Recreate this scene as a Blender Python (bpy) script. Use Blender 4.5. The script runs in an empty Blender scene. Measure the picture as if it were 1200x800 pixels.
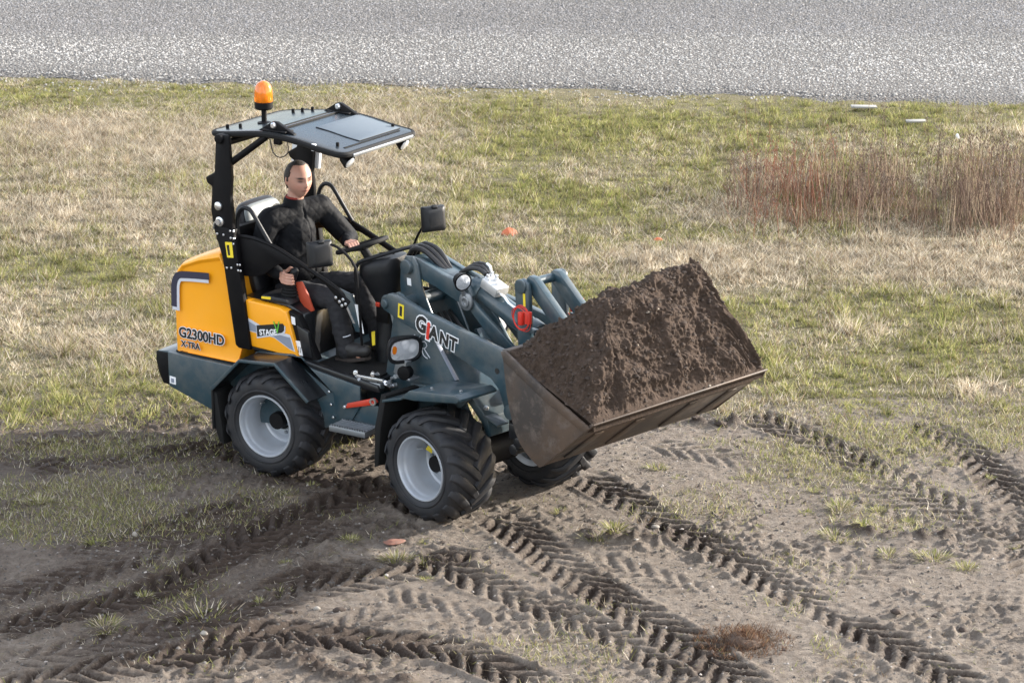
import bpy, bmesh, math, random
import numpy as np
from math import sin, cos, pi, radians
from mathutils import Vector, Matrix
random.seed(7); RNG = np.random.default_rng(7)
SC = bpy.context.scene
COL = SC.collection
# ------------------------------------------------------------------ camera
CAM_H, PITCH, FPX = 6.129, 0.2937, 3012.0
cd = bpy.data.cameras.new('camera'); cam = bpy.data.objects.new('camera', cd); COL.objects.link(cam)
cam.location = (0, 0, CAM_H); cam.rotation_euler = (pi/2 - PITCH, 0, 0)
cd.sensor_width = 36; cd.lens = 36*FPX/1200; cd.clip_start = .5; cd.clip_end = 3000
SC.camera = cam
# ------------------------------------------------------------------ sky, sun, exposure
SUN_AZ, SUN_EL = radians(112), radians(19)    # azimuth: measured to the right from straight behind the camera
w = bpy.data.worlds.new('World'); SC.world = w; w.use_nodes = True
nt = w.node_tree; bg = nt.nodes['Background']
sky = nt.nodes.new('ShaderNodeTexSky'); sky.sky_type = 'NISHITA'; sky.sun_disc = False
sky.sun_elevation = SUN_EL; sky.sun_rotation = pi - SUN_AZ
sky.air_density = 1.0; sky.dust_density = 2.0; sky.ozone_density = 1.0
# broken bright cloud added all round the unseen sky to raise the fill light
tcw = nt.nodes.new('ShaderNodeTexCoord'); nzw = nt.nodes.new('ShaderNodeTexNoise'); nzw.inputs['Scale'].default_value = 2.6; nzw.inputs['Detail'].default_value = 6
rpw = nt.nodes.new('ShaderNodeValToRGB'); rpw.color_ramp.elements[0].position = .40; rpw.color_ramp.elements[1].position = .62
mxw = nt.nodes.new('ShaderNodeMix'); mxw.data_type = 'RGBA'; mxw.inputs[7].default_value = (6.2, 6.3, 6.6, 1)
nt.links.new(tcw.outputs['Generated'], nzw.inputs['Vector']); nt.links.new(nzw.outputs[0], rpw.inputs[0]); nt.links.new(rpw.outputs[0], mxw.inputs[0])
nt.links.new(sky.outputs[0], mxw.inputs[6]); nt.links.new(mxw.outputs[2], bg.inputs[0]); bg.inputs[1].default_value = .15
sl = bpy.data.lights.new('sun', 'SUN'); sl.energy = 4.4; sl.angle = radians(1.0); sl.color = (1, .94, .86)
so = bpy.data.objects.new('sun', sl); COL.objects.link(so)
sd = Vector((sin(SUN_AZ)*cos(SUN_EL), -cos(SUN_AZ)*cos(SUN_EL), sin(SUN_EL)))
so.rotation_euler = sd.to_track_quat('Z', 'Y').to_euler(); so.location = sd*60
SC.view_settings.view_transform = 'Standard'; SC.view_settings.look = 'None'
SC.view_settings.exposure = 1.48; SC.view_settings.gamma = 1.0
SC.cycles.max_bounces = 6

# ------------------------------------------------------------------ small numeric helpers
def gp(px, py, z=0.0):
    """photo pixel -> point on the level z"""
    a, b = (px-600)/FPX, (py-400)/FPX
    d = np.array([a, cos(PITCH)-b*sin(PITCH), -sin(PITCH)-b*cos(PITCH)])
    t = (z-CAM_H)/d[2]
    return np.array([d[0]*t, d[1]*t])
_T = RNG.random((256, 256))
def vnoise(x, y, seed=0):
    x = np.asarray(x, float)+seed*17.31; y = np.asarray(y, float)+seed*9.77
    xi = np.floor(x).astype(np.int64); yi = np.floor(y).astype(np.int64)
    fx = x-xi; fy = y-yi; fx = fx*fx*(3-2*fx); fy = fy*fy*(3-2*fy)
    g = lambda i, j: _T[(i+seed*31) & 255, (j+seed*57) & 255]
    return (g(xi, yi)*(1-fx)+g(xi+1, yi)*fx)*(1-fy)+(g(xi, yi+1)*(1-fx)+g(xi+1, yi+1)*fx)*fy
def fbm(x, y, o=4, seed=0, gain=.5):
    r = 0; a = 1; s = 0; f = 1
    for k in range(o):
        r = r+a*vnoise(np.asarray(x)*f, np.asarray(y)*f, seed+k*3); s += a; a *= gain; f *= 2.03
    return r/s
def sstep(a, b, x):
    t = np.clip((x-a)/(b-a), 0, 1); return t*t*(3-2*t)
def catmull(P, step=.08):
    P = [np.asarray(p, float) for p in P]; P = [2*P[0]-P[1]]+P+[2*P[-1]-P[-2]]
    out = []
    for i in range(1, len(P)-2):
        n = max(2, int(np.linalg.norm(P[i+1]-P[i])/step))
        for k in range(n):
            t = k/n
            out.append(.5*((2*P[i])+(-P[i-1]+P[i+1])*t+(2*P[i-1]-5*P[i]+4*P[i+1]-P[i+2])*t*t+(-P[i-1]+3*P[i]-3*P[i+1]+P[i+2])*t**3))
    out.append(P[-2]); return out

# ------------------------------------------------------------------ materials
def lin(c):
    return tuple(((v/255)/12.92 if v/255 <= .04045 else (((v/255)+.055)/1.055)**2.4) for v in c)
def new_mat(name):
    m = bpy.data.materials.new(name); m.use_nodes = True
    return m, m.node_tree, m.node_tree.nodes['Principled BSDF']
def nd(t, typ, **kw):
    n = t.nodes.new(typ)
    for k, v in kw.items(): setattr(n, k, v)
    return n
def noise_tex(t, scale, detail=4, rough=.55, coord='Object'):
    tc = nd(t, 'ShaderNodeTexCoord'); n = nd(t, 'ShaderNodeTexNoise')
    n.inputs['Scale'].default_value = scale; n.inputs['Detail'].default_value = detail; n.inputs['Roughness'].default_value = rough
    t.links.new(tc.outputs[coord], n.inputs['Vector']); return n
def ramp(t, src, p0, p1, c0=(0, 0, 0, 1), c1=(1, 1, 1, 1)):
    r = nd(t, 'ShaderNodeValToRGB'); r.color_ramp.elements[0].position = p0; r.color_ramp.elements[1].position = p1
    r.color_ramp.elements[0].color = c0; r.color_ramp.elements[1].color = c1
    t.links.new(src, r.inputs[0]); return r
def mix(t, fac, a, b):
    m = nd(t, 'ShaderNodeMix', data_type='RGBA')
    for i, v in ((0, fac), (6, a), (7, b)):
        if hasattr(v, 'is_linked') or isinstance(v, bpy.types.NodeSocket): t.links.new(v, m.inputs[i])
        elif i == 0: m.inputs[0].default_value = v
        else: m.inputs[i].default_value = (*v, 1) if len(v) == 3 else v
    return m.outputs[2]
def bump(t, b, src, strength, dist=.01):
    n = nd(t, 'ShaderNodeBump'); n.inputs['Strength'].default_value = strength; n.inputs['Distance'].default_value = dist
    t.links.new(src, n.inputs['Height']); t.links.new(n.outputs[0], b.inputs['Normal']); return n
def M(name, col, rough=.5, metal=0, coat=0, dust=0, dustcol=(.30, .24, .18), dscale=6, var=.06, bmp=0, bscale=200, spec=.5):
    m, t, b = new_mat(name)
    b.inputs['Roughness'].default_value = rough; b.inputs['Metallic'].default_value = metal
    b.inputs['Coat Weight'].default_value = coat; b.inputs['Coat Roughness'].default_value = .12
    b.inputs['Specular IOR Level'].default_value = spec
    n = noise_tex(t, 3.5, 5)
    c = mix(t, n.outputs[0], tuple(v*(1-var) for v in col), tuple(min(1, v*(1+var)) for v in col))
    n2 = noise_tex(t, dscale, 8, .68); rr = ramp(t, n2.outputs[0], .42, .78)
    if dust:
        mm = nd(t, 'ShaderNodeMath', operation='MULTIPLY'); t.links.new(rr.outputs[0], mm.inputs[0]); mm.inputs[1].default_value = dust
        c = mix(t, mm.outputs[0], c, dustcol)
    t.links.new(c, b.inputs['Base Color'])
    r2 = nd(t, 'ShaderNodeMapRange'); t.links.new(n2.outputs[0], r2.inputs[0]); r2.inputs[3].default_value = max(.02, rough-.1); r2.inputs[4].default_value = min(1, rough+.16)
    t.links.new(r2.outputs[0], b.inputs['Roughness'])
    if bmp:
        n3 = noise_tex(t, bscale, 3); bump(t, b, n3.outputs[0], bmp, .004)
    return m
SLATE = M('slate_paint', (.024, .052, .068), .36, 0, .35, dust=.24, dscale=6)
BLACK = M('black_powder_coat', (.004, .004, .005), .5, dust=.015, bmp=.08, bscale=400, spec=.16)
GLOSS = M('black_gloss_plastic', (.008, .009, .011), .28, coat=.15, dust=.02)
PLASTIC = M('black_textured_plastic', (.008, .009, .011), .42, dust=.02, bmp=.2, bscale=500, spec=.35)
YELLOW = M('yellow_paint', (.92, .375, .008), .38, 0, .25, dust=.05, dustcol=(.6, .42, .2))
ROOFM = M('dark_roof_panel', (.020, .028, .036), .24, coat=.1, dust=.03, spec=.32)
RUBBER = M('tyre_rubber', (.009, .010, .013), .62, dust=.12, dustcol=(.16, .125, .10), dscale=10, bmp=.2, bscale=160)
RUBBERM = M('muddy_tread_rubber', (.028, .025, .023), .6, dust=.95, dustcol=(.17, .128, .095), dscale=6, bmp=.4, bscale=90)
RIMM = M('silver_rim_paint', (.44, .47, .51), .40, .45, dust=.28, dustcol=(.35, .31, .27), dscale=14)
STEEL = M('galvanised_steel', (.27, .29, .31), .38, .75, dust=.15, bmp=.1)
CHROME = M('bright_bolt_steel', (.72, .73, .74), .25, .9)
ALU = M('cast_aluminium', (.55, .55, .54), .42, .6)
RED = M('red_plastic', (.62, .035, .02), .4)
REDP = M('red_lock_bar_paint', (.50, .035, .012), .4, dust=.1)
WHITE = M('white_sticker', (.78, .79, .80), .45)
STICKY = M('yellow_sticker', (.80, .62, .03), .45)
GREYD = M('grey_decal', (.22, .245, .30), .4)
LGREYD = M('light_grey_decal', (.55, .57, .61), .4)
NAVYD = M('dark_navy_decal', (.030, .030, .055), .4)
INK = M('black_print', (.012, .012, .012), .45)
GREENP = M('green_print', (.12, .45, .04), .45)
GASK = M('black_rubber_seal', (.009, .009, .009), .7, spec=.25)
HOSE = M('black_hose', (.008, .008, .009), .45, dust=.04, bmp=.15, bscale=300)
SEATG = M('grey_seat_vinyl', (.21, .23, .23), .5, bmp=.1)
SEATB = M('black_seat_vinyl', (.009, .009, .011), .45, bmp=.1)
PLATEW = M('pale_roof_label', (.11, .135, .16), .6, spec=.3)
LENSM, _t, _b = new_mat('lamp_reflector'); _b.inputs['Metallic'].default_value = .25; _b.inputs['Roughness'].default_value = .25; _b.inputs['Coat Weight'].default_value = 1; _b.inputs['Base Color'].default_value = (.85, .87, .9, 1)
_n = noise_tex(_t, 60, 1); bump(_t, _b, _n.outputs[0], .5, .01)
_v = nd(_t, 'ShaderNodeTexVoronoi'); _v.inputs['Scale'].default_value = 13; _c = nd(_t, 'ShaderNodeTexCoord'); _t.links.new(_c.outputs['Object'], _v.inputs['Vector'])
_t.links.new(ramp(_t, _v.outputs['Distance'], .25, .5, (.95, .96, .98, 1), (.55, .57, .6, 1)).outputs[0], _b.inputs['Base Color'])      # facets of the reflector
AMBER, _t, _b = new_mat('amber_dome'); _b.inputs['Base Color'].default_value = (.95, .26, .008, 1); _b.inputs['Roughness'].default_value = .08
_b.inputs['Transmission Weight'].default_value = .45; _b.inputs['Coat Weight'].default_value = .4; _b.inputs['Subsurface Weight'].default_value = .0
MIRROR, _t, _b = new_mat('mirror_glass'); _b.inputs['Metallic'].default_value = 1; _b.inputs['Roughness'].default_value = .03

def bucket_mat():
    m, t, b = new_mat('worn_bucket_steel')
    n1 = noise_tex(t, 2.6, 8, .6); n2 = noise_tex(t, 9, 8, .7); n3 = noise_tex(t, 40, 5, .6)
    c = mix(t, ramp(t, n1.outputs[0], .40, .60).outputs[0], (.045, .038, .034), (.092, .062, .043))
    c = mix(t, ramp(t, n2.outputs[0], .52, .70).outputs[0], c, (.125, .100, .084))
    c = mix(t, ramp(t, n3.outputs[0], .60, .72).outputs[0], c, (.055, .038, .028))
    t.links.new(c, b.inputs['Base Color']); b.inputs['Roughness'].default_value = .62
    b.inputs['Metallic'].default_value = .15
    bump(t, b, n3.outputs[0], .25, .004); return m
BUCKET = bucket_mat()
def soil_mat():
    m, t, b = new_mat('moist_topsoil')
    n1 = noise_tex(t, 5, 6, .6); n2 = noise_tex(t, 45, 8, .7); n3 = noise_tex(t, 120, 4, .6)
    c = mix(t, n1.outputs[0], (.036, .025, .018), (.062, .043, .032))
    c = mix(t, ramp(t, n2.outputs[0], .45, .80).outputs[0], c, (.088, .062, .047))
    c = mix(t, ramp(t, n3.outputs[0], .74, .80).outputs[0], c, (.34, .28, .22))
    t.links.new(c, b.inputs['Base Color']); b.inputs['Roughness'].default_value = .95; b.inputs['Specular IOR Level'].default_value = .2
    bump(t, b, n2.outputs[0], .6, .012); return m
SOIL = soil_mat()
def attr_mat(name, rough=.9, spec=.2, attr='col', var=.0, trans=0):
    m, t, b = new_mat(name)
    a = nd(t, 'ShaderNodeAttribute'); a.attribute_name = attr
    t.links.new(a.outputs['Color'], b.inputs['Base Color'])
    b.inputs['Roughness'].default_value = rough; b.inputs['Specular IOR Level'].default_value = spec
    return m
BLADE = attr_mat('grass_blades', .75, .25)
_t = BLADE.node_tree; _tr = nd(_t, 'ShaderNodeBsdfTranslucent'); _mx = nd(_t, 'ShaderNodeMixShader'); _mx.inputs[0].default_value = .42   # thin leaves let light through
_t.links.new(_t.nodes['Attribute'].outputs['Color'], _tr.inputs[0]); _t.links.new(_t.nodes['Principled BSDF'].outputs[0], _mx.inputs[1]); _t.links.new(_tr.outputs[0], _mx.inputs[2]); _t.links.new(_mx.outputs[0], _t.nodes['Material Output'].inputs[0])
STONE = attr_mat('gravel_stone', .85, .3)

# ------------------------------------------------------------------ mesh helpers
class MB:
    def __init__(s): s.bm = bmesh.new()
    def box(s, c, d, rot=None):
        r = bmesh.ops.create_cube(s.bm, size=1.0); R = (rot or Matrix.Identity(3))
        for v in r['verts']: v.co = R @ Vector((v.co.x*d[0], v.co.y*d[1], v.co.z*d[2])) + Vector(c)
        return s
    def loft(s, rings, cap=True, closed=True):
        R = [[s.bm.verts.new(p) for p in r] for r in rings]; n = len(R[0])
        for a, b in zip(R[:-1], R[1:]):
            for i in range(n if closed else n-1):
                s.bm.faces.new((a[i], a[(i+1) % n], b[(i+1) % n], b[i]))
        if cap: s.bm.faces.new(R[0][::-1]); s.bm.faces.new(R[-1])
        return s
    def prism(s, poly, y0, y1):
        return s.loft([[(x, y0, z) for x, z in poly], [(x, y1, z) for x, z in poly]])
    def prism_z(s, poly, z0, z1):
        return s.loft([[(x, y, z0) for x, y in poly], [(x, y, z1) for x, y in poly]])
    def tube(s, pts, r, n=10, smooth=0):
        pts = [Vector(p) for p in pts]
        if smooth: pts = [Vector(p) for p in catmull([tuple(p) for p in pts], smooth)]
        rr = r if hasattr(r, '__len__') else [r]*len(pts)
        if len(rr) != len(pts): rr = list(np.interp(np.linspace(0, 1, len(pts)), np.linspace(0, 1, len(rr)), rr))
        T = [(pts[min(i+1, len(pts)-1)]-pts[max(i-1, 0)]).normalized() for i in range(len(pts))]
        u = T[0].orthogonal().normalized(); rings = []
        for p, t, q in zip(pts, T, rr):
            u = (u-t*u.dot(t)).normalized(); v = t.cross(u)
            rings.append([p+(u*cos(2*pi*k/n)+v*sin(2*pi*k/n))*q for k in range(n)])
        return s.loft(rings)
    def lathe(s, prof, o=(0, 0, 0), axis=(0, 0, 1), n=24, cap=True):
        ax = Vector(axis).normalized(); u = ax.orthogonal().normalized(); v = ax.cross(u); o = Vector(o)
        return s.loft([[o+ax*a+(u*cos(2*pi*k/n)+v*sin(2*pi*k/n))*max(r, 1e-4) for k in range(n)] for a, r in prof], cap)
    def ball(s, c, r, sc=(1, 1, 1), sub=2, rot=None):
        q = bmesh.ops.create_icosphere(s.bm, subdivisions=sub, radius=r); R = rot or Matrix.Identity(3)
        for v in q['verts']: v.co = R @ Vector((v.co.x*sc[0], v.co.y*sc[1], v.co.z*sc[2]))+Vector(c)
        return s
    def capsule(s, a, b, ra, rb, n=14):
        a = Vector(a); b = Vector(b); ax = b-a; L = ax.length; prof = []
        for k in range(6): t = -pi/2+k*pi/10*1.0; prof.append((ra*sin(t), ra*cos(t)))
        for k in range(6): t = k*pi/10; prof.append((L+rb*sin(t), rb*cos(t)))
        return s.lathe(prof, a, ax, n)
    def xf(s, Mx):
        bmesh.ops.transform(s.bm, matrix=Mx, verts=s.bm.verts); return s
    def mesh(s, name, bev=0, seg=2, ang=35, noz=False):
        bmesh.ops.recalc_face_normals(s.bm, faces=s.bm.faces)
        if bev:
            ed = [e for e in s.bm.edges if len(e.link_faces) == 2 and e.calc_face_angle(0) > radians(28)]
            bmesh.ops.bevel(s.bm, geom=ed, offset=bev, segments=seg, affect='EDGES', clamp_overlap=True, profile=.5)
        me = bpy.data.meshes.new(name); s.bm.to_mesh(me); s.bm.free()
        me.shade_smooth(); me.set_sharp_from_angle(angle=radians(ang)); return me
def link(name, me, mat, parent=None):
    o = bpy.data.objects.new(name, me); COL.objects.link(o)
    if mat is not None and me is not None and not me.materials: me.materials.append(mat)
    if parent is not None: o.parent = parent
    return o
def empty(name, loc=(0, 0, 0), rz=0, parent=None):
    o = bpy.data.objects.new(name, None); COL.objects.link(o); o.location = loc; o.rotation_euler = (0, 0, rz); o.empty_display_size = .2
    if parent is not None: o.parent = parent
    return o
def tag(o, label=None, cat=None, group=None, kind=None):
    if label: o['label'] = label
    if cat: o['category'] = cat
    if group: o['group'] = group
    if kind: o['kind'] = kind
    return o
def np_mesh(name, V, F, attrs=None, smooth=False):
    """vertices (n,3), faces (m,k) with one k, optional float-colour point attributes"""
    V = np.asarray(V, np.float32); F = np.asarray(F, np.int32); k = F.shape[1]
    me = bpy.data.meshes.new(name); me.vertices.add(len(V)); me.vertices.foreach_set('co', V.ravel())
    me.loops.add(F.size); me.loops.foreach_set('vertex_index', F.ravel())
    me.polygons.add(len(F)); me.polygons.foreach_set('loop_start', np.arange(0, F.size, k, dtype=np.int32))
    me.update(calc_edges=True)
    for nm, a in (attrs or {}).items():
        a = np.asarray(a, np.float32)
        if a.ndim == 1:
            at = me.attributes.new(nm, 'FLOAT', 'POINT'); at.data.foreach_set('value', a)
        else:
            at = me.attributes.new(nm, 'FLOAT_COLOR', 'POINT')
            at.data.foreach_set('color', np.concatenate([a, np.ones((len(a), 1), np.float32)], 1).ravel())
    if smooth: me.shade_smooth()
    return me
# ================================================================== GROUND
# tyre tracks: centre line in ground points, half width, lug direction, depth, strength of the moist soil
LX, LY, L_YAW = -1.3637, 17.553, .5566          # loader: foot of the rear axle, heading
TRACKS = [
 ([(60,655),(130,640),(200,620),(260,600),(330,585)], .16, 1, .5, .5),
 ([(-20,705),(90,675),(190,645),(290,615),(400,596)], .16, -1, .45, .5),
 ([(-20,782),(110,757),(240,728),(340,700),(440,678),(540,660)], .16, 1, .45, .5),
 ([(230,655),(330,632),(430,620),(520,628)], .16, -1, .45, .5),
 ([(180,812),(280,778),(360,752),(440,722),(520,690)], .16, 1, .4, .4),
 ([(420,690),(520,720),(600,735),(680,755)], .17, -1, .3, .0),
 ([(400,812),(470,775),(560,740),(650,700),(720,660)], .16, 1, .3, .1),
 ([(940,690),(1000,670),(1060,650),(1130,640),(1200,600)], .17, 1, .3, .1),
 ([(740,520),(850,538),(960,565),(1070,605),(1220,670)], .16, 1, .3, .15),
 ([(960,812),(1040,765),(1120,725),(1220,690)], .17, -1, .28, .05),
 ([(620,640),(680,655),(740,672),(800,690),(850,700)], .17, -1, .3, .0),
 ([(1060,490),(1110,515),(1150,545),(1180,580),(1195,620),(1215,680)], .17, 1, .7, .6),
 ([(860,478),(900,496),(955,518),(1010,545),(1060,572),(1110,592),(1160,612),(1220,640)], .18, -1, .75, .7),
 ([(300,702),(350,682),(410,668),(470,662),(530,652),(580,640)], .16, -1, .9, .8),
 ([(20,552),(80,546),(140,540),(200,533),(260,528),(320,545)], .16, 1, .9, .95),
 ([(300,556),(360,562),(420,568),(480,588),(520,606)], .16, 1, .8, .6),
 ([(480,642),(540,672),(600,697),(660,722),(720,745),(780,775),(830,808)], .155, 1, .8, .7),
 ([(-30,750),(40,728),(100,716),(160,700),(215,680),(260,652),(300,628),(350,608),(400,590),(440,572),(475,558)], .17, 1, 1.0, .85),
 ([(-20,815),(75,792),(160,780),(225,768),(290,748),(340,742),(400,750),(460,757),(520,762),(580,783),(640,808)], .17, 1, 1.1, .9),
 ([(570,598),(625,637),(667,670),(706,696),(755,725),(807,755),(852,787),(890,812)], .17, 1, .95, 1.15),
 ([(672,556),(700,568),(768,607),(839,645),(900,680),(975,720),(1075,772),(1150,812)], .16, 1, .95, 1.1),
]
def ground_fields(X, Y):
    """height, soil darkness and moisture, and track mask at ground points"""
    sh = X.shape; X = X.ravel(); Y = Y.ravel()
    near = (Y < 19.6) & (Y > 12.8) & (np.abs(X) < 4.6)
    h = .030*(fbm(X*.9, Y*.9, 3, 1)-.5)
    mud = sstep(19.3, 18.2, Y+.5*(fbm(X*1.1, Y*1.1, 3, 5)-.5)*2 - .0*X)
    left = sstep(.2, -1.6, X+.9*(fbm(X*.7, Y*.7, 2, 8)-.5))*sstep(13.4, 15.0, Y+.5*fbm(X*2, Y*2, 2, 3))  # mask that tones the left side of the ground darker, except the nearest strip
    wet_dark = .06+.42*left+.75*(fbm(X*1.6, Y*1.6, 4, 11)-.52)
    rough = np.zeros_like(X)
    xi, yi = X[near], Y[near]
    r = .024*(fbm(xi*6, yi*6, 5, 21, .6)-.5)+.020*np.abs(fbm(xi*24, yi*24, 3, 25)-.5)
    # crumbly clods
    cl = vnoise(xi*26, yi*26, 33); r += .010*np.abs(fbm(xi*48, yi*48, 2, 44)-.5); r += .026*sstep(.64, .92, cl)*sstep(.42, .62, fbm(xi*1.8, yi*1.8, 3, 40)+.10*left[near])
    tr = np.zeros(len(xi)); dw = np.zeros(len(xi)); hh = np.zeros(len(xi)); lugw = np.zeros(len(xi))
    wx = xi+.06*(fbm(xi*4, yi*4, 3, 50)-.5); wy = yi+.06*(fbm(xi*4, yi*4, 3, 53)-.5)
    for pts, hw, sg, dep, moist in TRACKS:
        P = np.array(catmull([gp(*p) for p in pts], .12)); lo = P.min(0)-.5; hi = P.max(0)+.5
        k = np.where((xi > lo[0]) & (xi < hi[0]) & (yi > lo[1]) & (yi < hi[1]))[0]
        x, y = wx[k], wy[k]; best = np.full(len(k), 9.); S = np.zeros(len(k)); T = np.zeros(len(k)); L = 0
        for a, b in zip(P[:-1], P[1:]):
            d = b-a; l = np.hypot(*d); d = d/l
            t = (x-a[0])*d[0]+(y-a[1])*d[1]; s = -(x-a[0])*d[1]+(y-a[1])*d[0]
            tc = np.clip(t, 0, l); dist = np.hypot(t-tc, s); m = dist < best
            best[m] = dist[m]; S[m] = s[m]; T[m] = (L+tc)[m]; L += l
        aS = np.abs(S); ends = sstep(0, .3, T)*sstep(L, L-.3, T)
        patch = np.clip(.68+1.7*(fbm(x*1.7, y*1.7, 4, 60)-.46), .10, 1)*ends
        pitch = .138
        u = (T-sg*aS*.95)/pitch+np.where(S > 0, .5, 0)
        f = u-np.floor(u)
        lug = sstep(.02, .08, f)*sstep(.50, .43, f)                  # 1 inside the pressed bar
        lug *= sstep(hw+.01, hw-.03, aS)*sstep(.0, .02, aS+.01)
        ins = sstep(hw+.015, hw-.015, aS)
        ridge = sstep(.55, .66, f)*sstep(1.02, .9, f)*ins
        berm = np.exp(-((aS-hw-.025)/.022)**2)*(.4+.9*fbm(x*9, y*9, 2, 66))
        hsh = vnoise(np.floor(u)*3.7+.5, np.sign(S)*5+.5+0*u, 64); lug = lug*(.45+.75*hsh); ridge = ridge*(.5+.9*vnoise(np.floor(u+.3)*2.9, np.sign(S)*3+aS*9, 65))
        z = dep*patch*(-.010*ins-.046*lug+.018*ridge+.016*berm)
        z += dep*patch*ins*(.020*(fbm(x*24, y*24, 3, 69)-.5)-.022*sstep(.62, .8, vnoise(x*11, y*11, 72))*lug)
        old = 1-.8*ins*dep*patch
        hh[k] = hh[k]*old+z; tr[k] = np.maximum(tr[k], ins*dep*patch)
        dw[k] = np.maximum(dw[k], (moist*(.50*ins+.75*lug+.25*berm+.10*ridge))*patch)
    r = r*(1-.25*tr)
    # low walls of pushed-up clods beside the tracks
    for pts, a in (([(690,628),(740,634),(785,632)], .06), ([(985,615),(1040,628),(1100,628)], .05), ([(740,492),(800,497),(858,496)], .06), ([(310,760),(400,795),(470,800)], .04), ([(600,470),(660,488),(730,500)], .03)):
        P = np.array(catmull([gp(*p) for p in pts], .1)); d = np.min(np.hypot(xi[:, None]-P[:, 0], yi[:, None]-P[:, 1]), 1)
        g = np.exp(-(d/.07)**2)*(.3+1.1*vnoise(xi*14, yi*14, 71)); r += a*g; dw = np.maximum(dw, .8*np.clip(g, 0, 1))
    edge = sstep(4.6, 4.3, np.abs(xi))*sstep(19.6, 19.2, yi)*sstep(12.8, 13.0, yi)
    fade = edge*mud[near]
    h[near] += (r*(.35+.65*mud[near])+hh*np.maximum(fade, .5*edge))
    rough[near] = tr
    wet_dark[near] = np.clip(wet_dark[near]+dw*np.maximum(fade, .5*edge), 0, 1.2)
    return h.reshape(sh), np.clip(wet_dark, 0, 1).reshape(sh), mud.reshape(sh), rough.reshape(sh)

def axis_grid(a, b, st, lim_lo, lim_hi, g=1.22):
    m = list(np.arange(a, b+1e-6, st)); s = st; p = a; lo = []
    while p > lim_lo: s *= g; p -= s; lo.append(p)
    s = st; p = b; hi = []
    while p < lim_hi: s *= g; p += s; hi.append(p)
    return np.array(lo[::-1]+m+hi)
GX = axis_grid(-4.0, 4.1, .0162, -600, 600); GY = axis_grid(13.2, 18.7, .0108, -40, 1600)
X, Y = np.meshgrid(GX, GY); Hh, WET_DARK, MUD, TRK = ground_fields(X, Y)
nx, ny = len(GX), len(GY)
I = np.arange(nx*ny).reshape(ny, nx)
F = np.stack([I[:-1, :-1], I[:-1, 1:], I[1:, 1:], I[1:, :-1]], -1).reshape(-1, 4)
me = np_mesh('ground', np.stack([X, Y, Hh], -1).reshape(-1, 3), F, {'wet_dark': WET_DARK.ravel(), 'mud': MUD.ravel()}, True)
def ground_mat():
    m, t, b = new_mat('muddy_field_soil')
    aw = nd(t, 'ShaderNodeAttribute'); aw.attribute_name = 'wet_dark'; am = nd(t, 'ShaderNodeAttribute'); am.attribute_name = 'mud'
    n1 = noise_tex(t, 1.3, 6, .6); n2 = noise_tex(t, 14, 8, .65); n3 = noise_tex(t, 70, 6, .7); n4 = noise_tex(t, 160, 2, .5)
    dry = mix(t, n1.outputs[0], (.190, .157, .127), (.330, .286, .239))
    dry = mix(t, ramp(t, n2.outputs[0], .35, .68).outputs[0], (.150, .121, .097), dry)
    wet_dark_col = mix(t, n2.outputs[0], (.034, .023, .017), (.080, .057, .043))
    ad = nd(t, 'ShaderNodeMath', operation='ADD'); sub = nd(t, 'ShaderNodeMath', operation='MULTIPLY_ADD')
    t.links.new(n3.outputs[0], sub.inputs[0]); sub.inputs[1].default_value = .9; sub.inputs[2].default_value = -.46
    t.links.new(aw.outputs['Fac'], ad.inputs[0]); t.links.new(sub.outputs[0], ad.inputs[1])
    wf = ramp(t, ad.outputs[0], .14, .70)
    c = mix(t, wf.outputs[0], dry, wet_dark_col)
    c = mix(t, ramp(t, n4.outputs[0], .77, .82).outputs[0], c, (.33, .30, .26))       # grit
    turf = mix(t, ramp(t, n3.outputs[0], .38, .62).outputs[0], (.060, .052, .028), (.24, .21, .125))
    c = mix(t, am.outputs['Fac'], turf, c)
    t.links.new(c, b.inputs['Base Color']); b.inputs['Specular IOR Level'].default_value = .25
    rr = nd(t, 'ShaderNodeMapRange'); t.links.new(wf.outputs[0], rr.inputs[0]); rr.inputs[3].default_value = .95; rr.inputs[4].default_value = .72
    t.links.new(rr.outputs[0], b.inputs['Roughness'])
    ml = nd(t, 'ShaderNodeMath', operation='ADD'); t.links.new(n3.outputs[0], ml.inputs[0]); t.links.new(n2.outputs[0], ml.inputs[1])
    n5 = noise_tex(t, 240, 4, .7); ml2 = nd(t, 'ShaderNodeMath', operation='MULTIPLY_ADD'); t.links.new(n5.outputs[0], ml2.inputs[0]); ml2.inputs[1].default_value = .5; t.links.new(ml.outputs[0], ml2.inputs[2])
    bump(t, b, ml2.outputs[0], .9, .022); return m
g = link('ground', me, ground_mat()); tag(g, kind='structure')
from mathutils.bvhtree import BVHTree
def ground_z(x, y):
    j = np.clip(np.searchsorted(GX, x), 1, nx-1); i = np.clip(np.searchsorted(GY, y), 1, ny-1)
    return Hh[i-1, j-1]

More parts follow.
